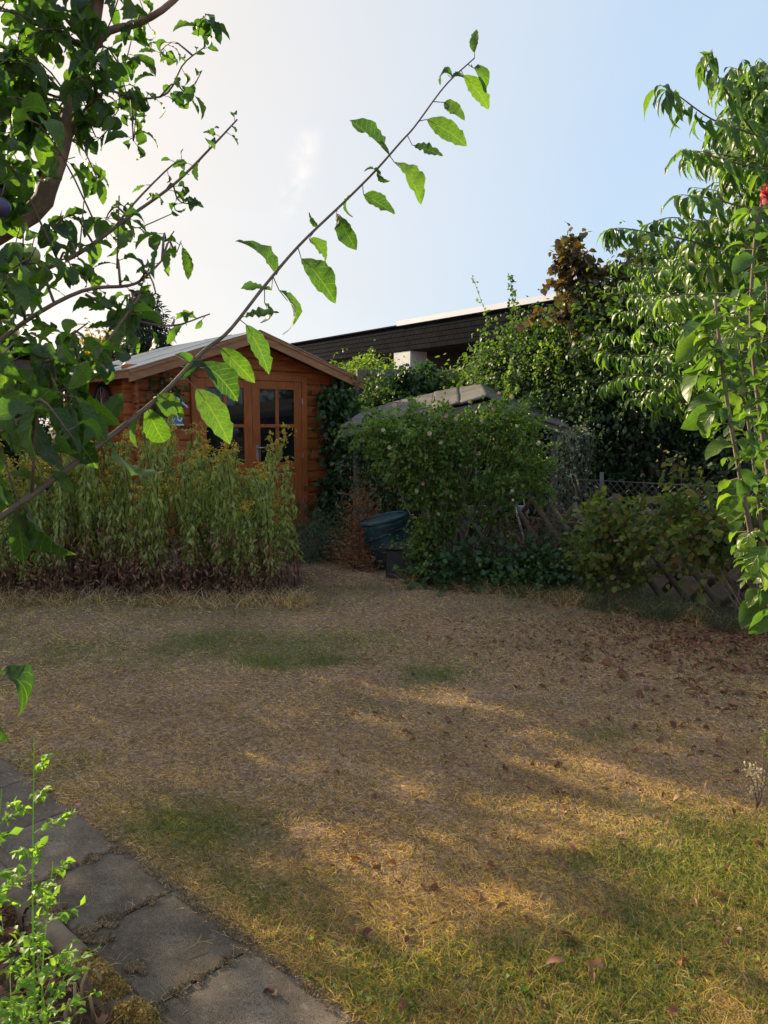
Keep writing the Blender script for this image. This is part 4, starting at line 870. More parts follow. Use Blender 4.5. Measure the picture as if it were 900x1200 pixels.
# ------------------------------------------------------------------ lattice fence of half-round poles
F0, F1 = Vector((1.10, 7.75, 0)), Vector((3.75, 4.55, 0)); fd = (F1 - F0).normalized(); fl = (F1 - F0).length; fn = Vector((-fd.y, fd.x, 0))
lf = thing('lattice_fence', 'low rustic lattice fence of crossed weathered half-round poles', 'fence', F0, math.atan2(fd.y, fd.x))
b = MB(); prof = [(.027*math.cos(a_), .027*math.sin(a_)*(1 if math.sin(a_) < 0 else .35)) for a_ in [2*math.pi*i/9 for i in range(9)]]; V = []; HL = .92
for zz, sc_ in ((0, 1), (HL - .02, 1), (HL, .8)):
    for (a_, c_) in prof: V.append((a_*sc_, c_*sc_, zz))
k_ = len(prof); Fc = [(i*k_+a_, i*k_+(a_+1) % k_, (i+1)*k_+(a_+1) % k_, (i+1)*k_+a_) for i in range(2) for a_ in range(k_)] + [tuple(range(k_-1, -1, -1)), tuple(range(2*k_, 3*k_))]
b.add(V, Fc); pm = b.mesh('pole', M['fencewood'], True)
i = 0; u = -.1
while u < fl:
    for sgn in (-1, 1):
        link('pole', pm, lf, (u + random.uniform(-.012, .012), sgn*.001 + (.022 if sgn > 0 else -.022), .02 + random.uniform(-.02, .03)), (0, sgn*R(43) + random.uniform(-.03, .03), 0 if sgn < 0 else 0))
    u += .25
for zz in (.22, .52):
    b = MB(); b.tube([(-.1, .0, zz), (fl + .3, .0, zz)], .018, 7); b.obj('rail', M['fencewood'], lf, True)
for k in range(4):
    b = MB(); b.tube([(k*fl/3, .07, -.1), (k*fl/3, .07, .78), (k*fl/3, .07, .81)], [.045, .043, .03], 9); b.obj('post', M['fencewood'], lf)
# ------------------------------------------------------------------ chain-link fence behind it
C0, C1 = Vector((1.0, 8.5, 0)), Vector((4.3, 5.35, 0)); cd = (C1 - C0).normalized(); cl_ = (C1 - C0).length; CHt = .88
cf = thing('chain_link_fence', 'galvanised chain-link fence behind the crossed pole fence', 'fence', C0, math.atan2(cd.y, cd.x))
V = []; FcL = []; st = .07; nn = int((cl_ + CHt)/st)
b = MB()
for i in range(-int(CHt/st), int(cl_/st) + 1):
    for sgn in (1, -1):
        a_ = i*st; p0 = (a_, 0); p1 = (a_ + CHt, CHt)
        lo = max(0, -a_); hi = min(CHt, cl_ - a_)
        if hi <= lo: continue
        z0, z1 = (lo, hi); y_ = .002*sgn
        q0 = (a_ + lo, y_, z0 if sgn > 0 else CHt - z0); q1 = (a_ + hi, y_, z1 if sgn > 0 else CHt - z1); b.tube([q0, q1], .0022, 3, False)
for zz in (.02, CHt): b.tube([(0, 0, zz), (cl_, 0, zz)], .003, 4)
b.obj('wire_mesh', M['wire'], cf, kind='stuff')
for k in range(4):
    b = MB(); b.tube([(k*cl_/3, .03, -.05), (k*cl_/3, .03, CHt + .08)], .02, 10); b.obj('post', M['wire'], cf, True)

# ------------------------------------------------------------------ long flat-roofed house far behind
HA, HB = Vector((-3.9, 34.0, 0)), Vector((9.2, 16.6, 0)); hd = (HB - HA).normalized(); hl = (HB - HA).length
ho = thing('flat_roofed_house', 'long dark flat-roofed house with pale coping beyond the gardens', 'house', HA, math.atan2(hd.y, hd.x))
def hu(px): # distance along the roof line seen at a photo column
    r_ = (px - 450)/F/ (math.cos(PITCH)+.2*math.sin(PITCH)); return (r_*HA.y - HA.x)/(hd.x - r_*hd.y)
# local y axis points away from the camera (left of hd); roof overhangs the wall
def hb(name, x0, x1, y0, y1, z0, z1, mat, par=None): return MB().box(x0, x1, y0, y1, z0, z1).obj(name, M[mat], par or ho)
ZT = 5.0
hb('roof_slab', -1.2, hl, .2, 9, 4.55, 4.95, 'slate')
# rows of hanging slates on the fascia
for r_ in range(5):
    b = MB(); z1 = ZT - r_*.17; wv = .26
    for k in range(int((hl + 1.2)/wv)):
        xx = -1.2 + k*wv + (r_ % 2)*.13; V = [(xx + .004, .18, z1 - .19), (xx + wv - .004, .18, z1 - .19), (xx + .004, .2, z1 - .19), (xx + wv - .004, .2, z1 - .19), (xx + .004, .2, z1), (xx + wv - .004, .2, z1), (xx + .004, .215, z1), (xx + wv - .004, .215, z1)]
        V[0] = (xx+.004, .184 + random.uniform(-.002, .002), z1 - .19); V[1] = (xx+wv-.004, .184 + random.uniform(-.002, .002), z1-.19); b.hexa(V)
    b.obj('fascia_slates', M['slate'], ho, kind='stuff')
uc = hu(462)
hb('coping', uc, hl, .10, .6, ZT + .02, ZT + .19, 'coping'); hb('gutter_edge', -1.2, uc, .12, .5, ZT + .01, ZT + .06, 'slate')
hb('soffit', -1.2, hl, .25, 2.2, 4.12, 4.16, 'darkwall')
u1, u2 = hu(456), hu(474)
hb('white_fin_wall', u1, u2 + .05, .22, 1.0, 0, 4.10, 'white')
hb('wall', -1.2, hl, 2.4, 8.5, 0, 4.55, 'darkwall')
ub0, ub1 = hu(498), hu(516)
hb('brick_panel', ub0, ub1, 2.3, 2.397, 3.0, 3.98, 'brick')
for k in range(4):
    w0 = hu(519) + k*1.15; w = hb('window', w0, w0 + 1.08, 2.31, 2.396, 3.02, 4.0, 'shutter')
    for j in range(9): hb('shutter_slat', w0 + .05, w0 + 1.03, 2.285, 2.308, 3.06 + j*.1, 3.06 + j*.1 + .085, 'shutter', w)
hb('balcony_floor', -1.2, hl, 1.0, 2.3, 2.2, 2.3, 'darkwall')
for j in range(4): hb('balcony_rail', hu(430), hu(700), .95, .99, 1.2 + j*.28, 1.2 + j*.28 + .17, 'greywood')
# pergola beam between shed and ivy
pg = thing('pergola', 'grey weathered pergola beam on posts behind the shed corner', 'pergola', (.0, 12.3, 0))
a_, b_ = P(418, 437, 12), P(556, 437, 12.6); b = MB(); b.beam(a_ - Vector((0, 12.3, 0)), b_ - Vector((0, 12.3, 0)), .08, .10); b.obj('beam', M['greywood'], pg)
for q in (a_, b_): MB().box(q.x - .05, q.x + .05, q.y - 12.35, q.y - 12.25, 0, q.z - .07).obj('post', M['greywood'], pg)
# slatted fence seen between the bushes
sf = thing('slatted_screen', 'grey slatted wooden screen between the ivy mound and the hop bush', 'screen', (.2, 13.5, 0))
for k in range(9): MB().box(-.3, 1.2, 0, .03, .6 + k*.19, .6 + k*.19 + .13).obj('slat', M['greywood'], sf)
for xx in (-.28, .5, 1.15): MB().box(xx, xx + .06, .03, .09, 0, 2.3).obj('post', M['greywood'], sf)

# ------------------------------------------------------------------ planting: behind and around
def bl(px, py, Y, rx, rz, ry=None):
    q = P(px, py, Y); s_ = Y/F; return (q.x, q.y, q.z, rx*s_, (ry if ry else rx*s_), rz*s_)
# climber on the shed corner
cl = [bl(398, 480, 10.65, 16, 35, .22), bl(398, 540, 10.6, 15, 40, .22), bl(398, 600, 10.5, 18, 35, .25), bl(400, 470, 10.6, 12, 12, .2)]
shrub('corner_climber', 'deep green climber hanging down the right corner of the shed', 'climber', (-.6, 10.55, 0), cl, 3000, .085, 'ivy_leaf', T_ROUND, droop=1.0, stems=4, twigs=30)
cl = [bl(190, 452, 9.15, 12, 18, .1), bl(183, 480, 9.1, 7, 14, .08)]
shrub('eaves_climber', 'small climber clinging under the left eaves of the shed', 'climber', (-2.85, 8.9, 0), cl, 260, .06, 'ivy_leaf', T_ROUND, droop=1.0, stems=2, stemr=.008, twigs=10)
# low bush at the shed's foot
shrub('lavender_bush', 'low grey green bush at the foot of the shed wall', 'bush', (-.62, 8.1, 0), [bl(372, 635, 8.1, 30, 28), bl(395, 640, 8.0, 20, 24), bl(350, 648, 7.9, 18, 18)], 4200, .045, 'blue_leaf', T_NARROW, droop=-.6, stems=8, stemr=.006, twigs=80)
# rusty dead conifer
shrub('dead_conifer', 'rust brown dead conifer between shed climber and compost bin', 'conifer', (-.22, 7.9, 0), [bl(424, 640, 7.6, 17, 34), bl(424, 600, 7.7, 10, 32), bl(424, 658, 7.5, 19, 14)], 4200, .04, 'rust_leaf', T_NARROW, droop=-.3, stems=6, stemr=.008, twigs=100, up=.2)
# bushes behind, sunlit, right of the shed
shrub('sunlit_bush', 'yellow green sunlit bush behind the right eave of the shed', 'bush', (-.5, 15.5, 0), [bl(425, 450, 15.5, 32, 26), bl(455, 466, 15, 34, 30), bl(410, 480, 15, 30, 40)], 8000, .085, 'light_leaf', T_OVAL, stems=8, stemr=.03, spray=40, spl=.5, spn=18)
shrub('low_green_bush', 'mid green bush between shed corner and old shelter roof', 'bush', (-.2, 11.8, 0), [bl(430, 480, 11.8, 32, 22), bl(412, 505, 11.5, 20, 30), bl(455, 470, 12, 24, 18)], 4000, .08, 'mid_leaf', T_OVAL, stems=6)
shrub('ivy_mound', 'rounded dark ivy mound on the pergola beam', 'ivy', (.45, 12.2, 0), [bl(487, 458, 12.2, 26, 24), bl(470, 466, 12.1, 16, 18), bl(480, 500, 12.2, 20, 30)], 5200, .075, 'ivy_leaf', T_ROUND, droop=.9, stems=5, shell=.75, sub=.15)
shrub('vine_on_pergola', 'light green vine trailing along the pergola beam', 'vine', (1.1, 12.4, 0), [bl(525, 456, 12.3, 22, 12), bl(550, 452, 12.4, 18, 14), bl(540, 465, 12.2, 22, 16)], 2600, .08, 'light_leaf', T_ROUND, droop=.9)
# hop-covered tree
shrub('hop_vine', 'tall hop vine smothering a tree with two thin shoots on top', 'vine', (2.0, 11.2, 0), [bl(580, 440, 11.5, 26, 26), bl(612, 420, 11.3, 32, 36), bl(655, 412, 11, 40, 42), bl(600, 462, 11, 44, 34), bl(650, 465, 10.8, 60, 50), bl(572, 472, 11, 22, 24), bl(702, 420, 10.6, 44, 60), bl(690, 480, 10.4, 50, 40)], 24000, .058, 'mid_leaf', T_ROUND, droop=.8, stems=8, stemr=.04, shell=.6, sub=.4, spread=.2, spray=90, spl=.4, spn=22)
def shoot(name, label, pxs, Y, n, size, mat, thick=.006, wid=.05, cat='vine shoot', group=None):
    pts = [P(a_, b_, Y) for a_, b_ in pxs]; base = pts[0]; root = thing(name, label, cat, base, group=group)
    c = spline(pts, 20); b = MB(); b.tube(c, [thick*(1 - .7*i/20) for i in range(21)], 4); b.obj('stem', M['greytwig'], root, True, org=base)
    idx = rng.random(n)*20; Pp = np.array([list(c[int(i)].lerp(c[min(20, int(i)+1)], i - int(i))) for i in idx]) + rng.normal(size=(n, 3))*wid*(1.15 - idx/20)[:, None]*.6
    D = rng.normal(size=(n, 3)) + [0, 0, -.8]; cloud('leaves', Pp, D, rng.normal(size=(n, 3))*.6 + [0, 0, .8], size*rng.uniform(.5, 1.1, n)*(1.1 - idx/35), T_ROUND, M[mat], root, base); return root
shoot('hop_shoot', 'slender hop shoot rising against the sky, the left and barer of two', [(568, 440), (562, 400), (572, 378), (563, 350), (553, 322)], 11.3, 75, .075, 'hib_leaf', wid=.09)
shoot('hop_shoot', 'leafier hop shoot rising against the sky, right of the bare one', [(600, 440), (606, 400), (602, 360), (600, 335), (597, 322)], 11.2, 170, .085, 'hib_leaf', wid=.10)
for i, pxs in enumerate([[(650, 400), (655, 430), (652, 470), (660, 500)], [(640, 395), (628, 430), (632, 465)], [(690, 395), (688, 430), (694, 470)], [(600, 420), (594, 450), (600, 480)]]):
    shoot('hop_tendril', ['hanging hop tendril on the sunny face of the hop vine', 'short hop tendril left of the longest one', 'hop tendril hanging below the bronze hazel leaves', 'hop tendril hanging above the shelter roof'][i], pxs, 10.0, 90, .06, 'light_leaf', wid=.07, thick=.004)
# hazel with bronze leaves
shrub('bronze_hazel', 'hazel with bronze brown leaves reaching left against the sky', 'tree', (3.0, 10.2, 0), [bl(657, 294, 10.2, 12, 9), bl(668, 308, 10.2, 16, 11), bl(690, 322, 10.2, 20, 12), bl(676, 330, 10.2, 22, 12), bl(715, 330, 10.1, 20, 14), bl(690, 350, 10.1, 30, 18), bl(655, 368, 10.1, 20, 12), bl(735, 306, 10.1, 16, 10)], 950, .10, 'brown_leaf', T_ROUND, droop=.5, stems=8, stemr=.022, twigs=110, sub=.25, spread=.18, shell=.2, spray=45, spl=.5, spn=12)
shrub('green_hazel', 'dull green hazel crown filling the gap beside the bronze one', 'tree', (3.6, 9.6, 0), [bl(760, 400, 9.6, 70, 60), bl(720, 450, 9.8, 50, 40), bl(800, 350, 9.8, 80, 70), bl(860, 400, 9.5, 90, 80), bl(760, 320, 10, 30, 28), bl(710, 370, 9.8, 46, 36)], 12500, .085, 'mid_leaf', T_OVAL, droop=.7, stems=7, stemr=.04)
# shady mass under the trees
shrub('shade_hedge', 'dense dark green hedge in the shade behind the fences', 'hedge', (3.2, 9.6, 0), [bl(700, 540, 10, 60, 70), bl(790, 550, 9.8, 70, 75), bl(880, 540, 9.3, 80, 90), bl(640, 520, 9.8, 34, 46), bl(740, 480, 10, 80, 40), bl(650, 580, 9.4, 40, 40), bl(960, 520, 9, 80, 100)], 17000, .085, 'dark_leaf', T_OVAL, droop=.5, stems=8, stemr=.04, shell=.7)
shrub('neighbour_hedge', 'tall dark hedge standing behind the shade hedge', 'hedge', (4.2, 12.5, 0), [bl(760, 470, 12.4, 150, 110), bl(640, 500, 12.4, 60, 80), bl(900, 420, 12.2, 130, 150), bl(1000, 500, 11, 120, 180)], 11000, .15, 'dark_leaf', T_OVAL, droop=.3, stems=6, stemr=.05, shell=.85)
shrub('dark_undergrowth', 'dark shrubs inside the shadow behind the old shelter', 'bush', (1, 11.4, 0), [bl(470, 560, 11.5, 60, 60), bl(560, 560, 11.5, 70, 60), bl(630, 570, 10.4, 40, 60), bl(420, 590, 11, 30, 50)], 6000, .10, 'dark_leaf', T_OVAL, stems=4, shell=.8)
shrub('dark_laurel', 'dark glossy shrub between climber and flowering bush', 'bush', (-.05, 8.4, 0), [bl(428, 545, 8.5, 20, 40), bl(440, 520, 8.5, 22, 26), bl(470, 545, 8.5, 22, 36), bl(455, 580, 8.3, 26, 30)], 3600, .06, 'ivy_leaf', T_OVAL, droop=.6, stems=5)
shrub('silver_weed', 'tall weed with silvery seed heads right of the flowering bush', 'weed', P(650, 640, 7.9), [bl(658, 545, 7.9, 12, 22), bl(650, 585, 7.9, 10, 26), bl(668, 520, 7.9, 14, 16)], 520, .035, 'silver_leaf', T_OVAL, stems=7, stemr=.005, twigs=60, droop=.2)
shrub('feathery_weed', 'feathery grey green weed leaning right above the chain-link fence', 'weed', P(665, 640, 8.1), [bl(680, 530, 8.1, 22, 22), bl(668, 570, 8.1, 16, 30), bl(690, 510, 8.2, 16, 10)], 900, .06, 'blue_leaf', T_NARROW, stems=9, stemr=.005, twigs=90, droop=-.3)
# far trees on the left
shrub('dark_conifer', 'dark pointed conifer far behind the left roof slope', 'conifer', (-6.0, 19, 0), [bl(170, 395, 19, 26, 22), bl(172, 372, 19, 14, 16), bl(172, 352, 19, 7, 10), bl(168, 430, 19, 34, 26)], 5200, .16, 'conifer_leaf', T_NARROW, droop=.3, stems=1, stemr=.1, shell=.5)
shrub('yellowing_tree', 'small yellowing tree beyond the lean-to roof', 'tree', (-8.6, 24, 0), [bl(118, 402, 24, 16, 12), bl(125, 420, 24, 20, 16)], 1500, .16, 'autumn_leaf', T_OVAL, stems=3, stemr=.06)
shrub('left_hedge', 'dark garden hedge behind the lean-to', 'hedge', (-8, 14, 0), [(-8.2, 13.8, 1.1, 2.2, .8, 1.2), (-5.2, 14.2, 1.0, 2.0, .8, 1.1), (-10.8, 12.8, 1.2, 2.0, .9, 1.3)], 8000, .12, 'dark_leaf', T_OVAL, stems=4, shell=.85)
shrub('shading_tree', 'unseen bushy tree added beyond the left edge to shade the far lawn', 'tree', (-8.0, 12.6, 0), [(-7.75, 11.85, 3.4, 1.35, 1.2, 2.7), (-6.7, 11.5, 2.6, 1.0, 1.0, 2.4), (-8.3, 14.2, 2.3, 1.9, 1.7, 1.7), (-9.8, 15.0, 4.2, 1.8, 1.6, 2.2), (-6.9, 11.8, 1.8, 1.0, 1.0, 1.9), (-10.5, 16.5, 3.5, 2.2, 2.2, 3.0)], 30000, .25, 'mid_leaf', T_OVAL, stems=6, stemr=.07, shell=.5)  # added out of view to keep the sun off the far lawn
_hb = [Vector((.36, 3.49, 0)) + Vector((-.78, .63, 0))*(6.5 + d_) + Vector((.63, .78, 0))*q for q, d_ in ((-.15, .1), (-.55, 0), (-1.0, .15), (-1.5, 0), (-2.0, .1), (-2.5, .0))]
shrub('shading_hedge', 'unseen leafy hedge added beyond the left edge to shade the middle lawn', 'hedge', (-5.3, 6.6, 0), [(q.x, q.y, 1.45, .42, .42, 1.50 - .09*(k_ % 2) - .05*k_) for k_, q in enumerate(_hb)], 22000, .10, 'mid_leaf', T_OVAL, stems=8, stemr=.03, shell=.4, twigs=100, spray=20, spl=.3)  # added out of view, its height set by where the lawn shadow ends
shrub('right_garden_tree', 'large tree behind the right edge of the garden', 'tree', (8, 9.5, 0), [(7.4, 9.2, 3.6, 2.2, 2.2, 2.2), (7.2, 7.2, 2.6, 1.8, 1.8, 1.9), (8.8, 11.5, 4.0, 2.5, 2.5, 2.6)], 8000, .14, 'mid_leaf', T_OVAL, stems=5, stemr=.08, shell=.7)

# ------------------------------------------------------------------ goldenrod bed
# dense backing of the clump
def goldenrod(sd):
    """mesh set of one goldenrod plant, base at origin"""
    rs = np.random.default_rng(sd); h = 1.22 + .22*rs.random(); lean = rs.normal(size=2)*.06
    def axis_(t_): return np.array([lean[0]*t_**2, lean[1]*t_**2, h*t_])
    b = MB(); b.tube([tuple(axis_(i/6)) for i in range(7)], [.006, .0055, .005, .0045, .004, .003, .002], 4)
    stem = b.mesh('stem', M['gold_stem'], True)
    def lv(n, t0, t1, s0, s1, mat, dr, nm):
        tt = t0 + (t1 - t0)*rs.random(n); a_ = rs.uniform(0, 2*math.pi, n); Pp = np.array([axis_(q) for q in tt])
        rad = np.stack([np.cos(a_), np.sin(a_), 0*a_], 1); D = rad*.55 + np.array([0, 0, -dr]) + rs.normal(size=(n, 3))*.18
        Pp = Pp + rad*rs.uniform(.0, .045, n)[:, None]
        V, Fc = cloud_arrays(Pp, D, rad + np.array([0, 0, .4]) + rs.normal(size=(n, 3))*.3, s0 + (s1 - s0)*rs.random(n), T_NARROW)
        return mesh_np(nm, V, [Fc], M[mat])
    leaves = lv(135, .26, .95, .05, .10, 'gold_leaf', 1.0, 'leaves'); dead = lv(55, .03, .48, .03, .08, 'dead_leaf', .8, 'dead_leaves')
    # arching panicle
    top = axis_(1.0); Pp = []
    for k in range(11):
        a_ = rs.uniform(0, 2*math.pi); r_ = .03 + .07*rs.random(); zz = rs.uniform(-.16, .03); s_ = np.linspace(0, 1, 9)
        for q in s_: Pp.append([top[0] + math.cos(a_)*r_*q, top[1] + math.sin(a_)*r_*q, top[2] + zz + .035*math.sin(q*2.6) - .02*q] + rs.normal(size=3)*.004)
    Pp = np.array(Pp); n = len(Pp)
    V, Fc = cloud_arrays(Pp, rs.normal(size=(n, 3)), rs.normal(size=(n, 3)), .012 + .010*rs.random(n), T_ROUND[:2])
    yy = rs.random() < .62
    fl_ = mesh_np('flower_head', V, [Fc], M['gold_flower' if yy else 'gold_leaf'])
    return stem, leaves, dead, fl_
kinds = [goldenrod(100 + i) for i in range(9)]
gspots = []
while len(gspots) < 175:
    x_ = random.uniform(-3.95, -.72); y_ = random.uniform(6.0, 7.35)
    pxx = 450 + F*x_/y_
    if 196 < pxx < 212 and random.random() < .8: continue
    if pxx > 318 and y_ > 6.9: continue
    if pxx > 325 and random.random() < .5: continue
    if y_ < 6.05 + .9*float(fbm(np.array([x_]), np.array([0.]), .45)[0]) - .3: continue
    if all((x_ - a_)**2 + (y_ - b_)**2 > .0085 for a_, b_ in gspots) or random.random() < .1: gspots.append((x_, y_))
for i, (x_, y_) in enumerate(gspots):
    k = kinds[i % 9]; r_ = thing('goldenrod', 'tall goldenrod with drooping narrow leaves in the bed before the shed', 'goldenrod', (x_, y_, 0), random.uniform(0, 6.28), 'goldenrods in the bed before the shed')
    pxx = 450 + F*x_/y_
    s_ = random.uniform(.66, 1.12)*(.86 if pxx < 60 else .96 + .10*math.sin(pxx*.05 + 4.2) if pxx < 290 else .84)*(.88 if y_ < 6.4 else 1); r_.scale = (1.05, 1.05, s_); r_.rotation_euler = (random.gauss(0, .06), random.gauss(0, .05), random.uniform(0, 6.28))
    for nm, me_ in zip(('stem', 'leaves', 'dead_leaves', 'flower_head'), k): link(nm, me_, r_, kind=None if nm == 'stem' else 'stuff')
# dead dark undergrowth among their feet
n = 5500; Pp = np.stack([rng.uniform(-3.9, -.85, n), rng.uniform(6.15, 7.35, n), rng.random(n)**1.5*.6], 1)
o = cloud('dead_undergrowth', Pp, rng.normal(size=(n, 3)) + [0, 0, -.3], rng.normal(size=(n, 3)), rng.uniform(.03, .075, n), T_NARROW, M['dead_leaf']); tag(o, 'brown withered undergrowth between the goldenrod stems', 'undergrowth')

# ------------------------------------------------------------------ hibiscus bush with pink flowers
base = Vector((.68, 7.0, 0)); hb_root = thing('hibiscus_bush', 'wide flowering bush with small pink blooms before the old shelter', 'bush', base)
blobs = [bl(a_, b_, 7.0 + d_, r_, q_) for a_, b_, d_, r_, q_ in ((440, 512, .1, 24, 18), (468, 500, 0, 26, 20), (458, 536, .1, 24, 20), (495, 520, -.1, 28, 24), (503, 488, .1, 20, 13), (532, 500, 0, 28, 20), (528, 545, -.15, 30, 26), (565, 512, .1, 28, 26), (592, 492, 0, 24, 20), (615, 520, 0, 26, 24), (598, 552, -.1, 30, 24), (568, 572, 0, 30, 20), (626, 562, .1, 18, 20), (498, 572, 0, 26, 24), (478, 560, .1, 18, 18), (530, 598, 0, 18, 20), (505, 625, -.05, 20, 26), (500, 660, -.1, 22, 24), (585, 605, .05, 16, 16))]
Pp, D, C, tw = blob_points(blobs, 12500, .16, .16, .25); D += [0, 0, -.35]
P2, D2, hsp = sprays(blobs, 190, .34, 24); Pp = np.concatenate([Pp, P2]); D = np.concatenate([D, D2])
cloud('foliage', Pp, D, rng.normal(size=Pp.shape)*.55 + [0, 0, .9], rng.uniform(.03, .058, len(Pp)), T_OVAL, M['hib_leaf'], hb_root, base)
b = MB()
for (a0, pts_, r0) in ((0, [(523, 672), (505, 620), (495, 560), (480, 520)], .022), (0, [(526, 672), (520, 620), (530, 560), (520, 510)], .02), (0, [(530, 672), (545, 630), (560, 580), (590, 520)], .022), (0, [(534, 674), (565, 640), (580, 600), (605, 560)], .018), (0, [(520, 674), (500, 640), (470, 580), (455, 530)], .016), (0, [(528, 672), (538, 600), (555, 540), (560, 500)], .018), (0, [(536, 674), (560, 650), (600, 600)], .012)):
    q = [P(a_, b_, 7.0 + random.uniform(-.12, .1)) for a_, b_ in pts_]; q[0].z = -.03; c = spline(q, 10); b = MB(); b.tube(c, [r0*(1 - .75*i/10) for i in range(11)], 7); b.obj('stem', M['greytwig'], hb_root, True, org=base)
b = MB()
for q in hsp: b.tube([Vector(z_) for z_ in q], [.003, .003, .0025, .002, .001], 3, False)
for i in rng.choice(len(C), 150, replace=False):
    c = Vector(C[i]); s_ = Vector((.68 + (c.x - .68)*.6, 7.0 + (c.y-7)*.4, max(.2, c.z - .25))); b.tube(spline([s_, s_.lerp(c, .5) + Vector((0, 0, .04)), c + Vector(tw[i])*.6], 4), [.006, .005, .004, .003, .0015], 4, False)
b.obj('twigs', M['greytwig'], hb_root, True, org=base, kind='stuff')
def bloom(parent, org, c, s_, mat, nrm_=None, name='flower', n=5, yellow=True):
    d = Vector(nrm_ or (random.gauss(0, .6), -1, random.gauss(.2, .5))).normalized(); x_ = d.cross(Vector((0, 0, 1))).normalized(); y_ = x_.cross(d); Pp = []; Dd = []
    for k in range(n):
        a_ = 2*math.pi*k/n; r_ = x_*math.cos(a_) + y_*math.sin(a_); Pp.append(list(c)); Dd.append(list(r_*.9 + d*.45))
    V, Fc = cloud_arrays(np.array(Pp), np.array(Dd), np.tile(list(d), (n, 1)), np.full(n, s_), T_PETAL)
    return link(name, mesh_np(name, V - np.array(org), [Fc], M[mat]), parent)
for (a_, b_, mt) in [(469, 471, 'pink'), (463, 476, 'pink'), (585, 462, 'pink'), (601, 464, 'palepink'), (524, 488, 'pink'), (533, 491, 'palepink'), (503, 508, 'palepink'), (517, 520, 'palepink'), (538, 517, 'palepink'), (525, 576, 'pink'), (487, 575, 'palepink'), (495, 567, 'pink'), (457, 524, 'palepink'), (543, 485, 'pink'), (563, 493, 'palepink'), (605, 500, 'palepink'), (449, 505, 'palepink'), (478, 505, 'palepink'), (560, 530, 'palepink'), (600, 575, 'palepink'), (513, 603, 'palepink'), (632, 520, 'palepink'), (577, 480, 'pink'), (551, 471, 'palepink')]:
    c = P(a_, b_, 6.62 + random.uniform(-.05, .15)); bloom(hb_root, base, c, random.uniform(.022, .036), mt)
# ground cover below it
shrub('nettle_patch', 'dark leafy nettle patch under the flowering bush', 'nettles', (.9, 6.95, 0), [bl(520, 680, 6.7, 26, 12), bl(560, 676, 6.8, 40, 18), bl(615, 672, 6.7, 40, 16), bl(590, 690, 6.45, 30, 9), bl(650, 682, 6.5, 26, 12)], 4200, .06, 'ivy_leaf', T_ROUND, droop=.2, stems=10, stemr=.005, up=1.4)
shrub('bright_ground_cover', 'fresh green leaves on the lawn edge below the nettles', 'ground plants', (.9, 6.45, 0), [bl(585, 694, 6.45, 40, 7), bl(520, 690, 6.7, 26, 7), bl(620, 690, 6.4, 26, 7)], 1500, .035, 'light_leaf', T_OVAL, droop=0, stems=0, twigs=0, up=1.5)
shrub('green_weeds', 'mixed green weeds half covering the lattice fence', 'weeds', (1.5, 6.75, 0), [bl(640, 655, 6.8, 30, 18), bl(600, 650, 6.9, 24, 20), bl(675, 645, 6.6, 20, 18), bl(690, 670, 6.3, 20, 12)], 1300, .04, 'ivy_leaf', T_OVAL, stems=12, stemr=.004, twigs=60, spray=40, spl=.25)
shrub('dry_weeds', 'dry brown weeds standing before the lattice fence', 'weeds', (1.35, 6.7, 0), [bl(620, 635, 6.9, 36, 26), bl(650, 630, 6.8, 30, 24), bl(600, 640, 6.8, 24, 20), bl(670, 655, 6.5, 20, 18)], 2000, .03, 'dead_leaf', T_NARROW, stems=22, stemr=.003, twigs=120, droop=-.3)

# ------------------------------------------------------------------ currants and roses on the right
shrub('currant_bush', 'currant bush with yellowing lobed leaves before the lattice fence', 'bush', (1.85, 6.0, 0), [bl(728, 640, 6.0, 34, 32), bl(725, 610, 6.0, 28, 22), bl(715, 665, 5.95, 34, 24), bl(700, 640, 6.0, 20, 18)], 1900, .05, 'currant_leaf', T_ROUND, droop=.5, stems=12, stemr=.007, twigs=120, wood='greytwig', sub=.16, spray=40, spl=.3, spn=14)
shrub('gooseberry_bush', 'loose arching berry bush with small lobed leaves near the right edge', 'bush', (2.75, 5.2, 0), [bl(810, 640, 5.4, 34, 24), bl(862, 640, 5.2, 26, 18), bl(800, 600, 5.5, 18, 12), bl(845, 610, 5.2, 30, 20), bl(890, 620, 5.0, 26, 30), bl(770, 620, 5.7, 18, 8)], 1300, .055, 'currant_leaf', T_ROUND, droop=.6, stems=12, stemr=.008, twigs=140, sub=.18, spray=45, spl=.4, spn=14)
shrub('bramble_spray', 'single upright bramble spray with reddish young leaves', 'bramble', (2.25, 5.7, 0), [bl(797, 540, 5.6, 7, 8), bl(806, 560, 5.6, 9, 10), bl(815, 575, 5.6, 9, 8), bl(800, 552, 5.6, 6, 6)], 110, .045, 'currant_leaf', T_ROUND, stems=2, stemr=.005, twigs=12)
b = MB()
for i in range(16):
    q = Vector((random.uniform(2.45, 3.3), random.uniform(4.75, 5.4), 0)); c = spline([q, q + Vector((random.gauss(0, .12), random.gauss(0, .1), .5)), q + Vector((random.gauss(0, .3), random.gauss(0, .2), random.uniform(.8, 1.5)))], 7); b.tube(c, [.009*(1 - .1*k) for k in range(8)], 5)
o = b.obj('bare_canes', M['greytwig'], smooth=True); tag(o, 'cluster of bare brown canes rising at the right edge', 'canes')

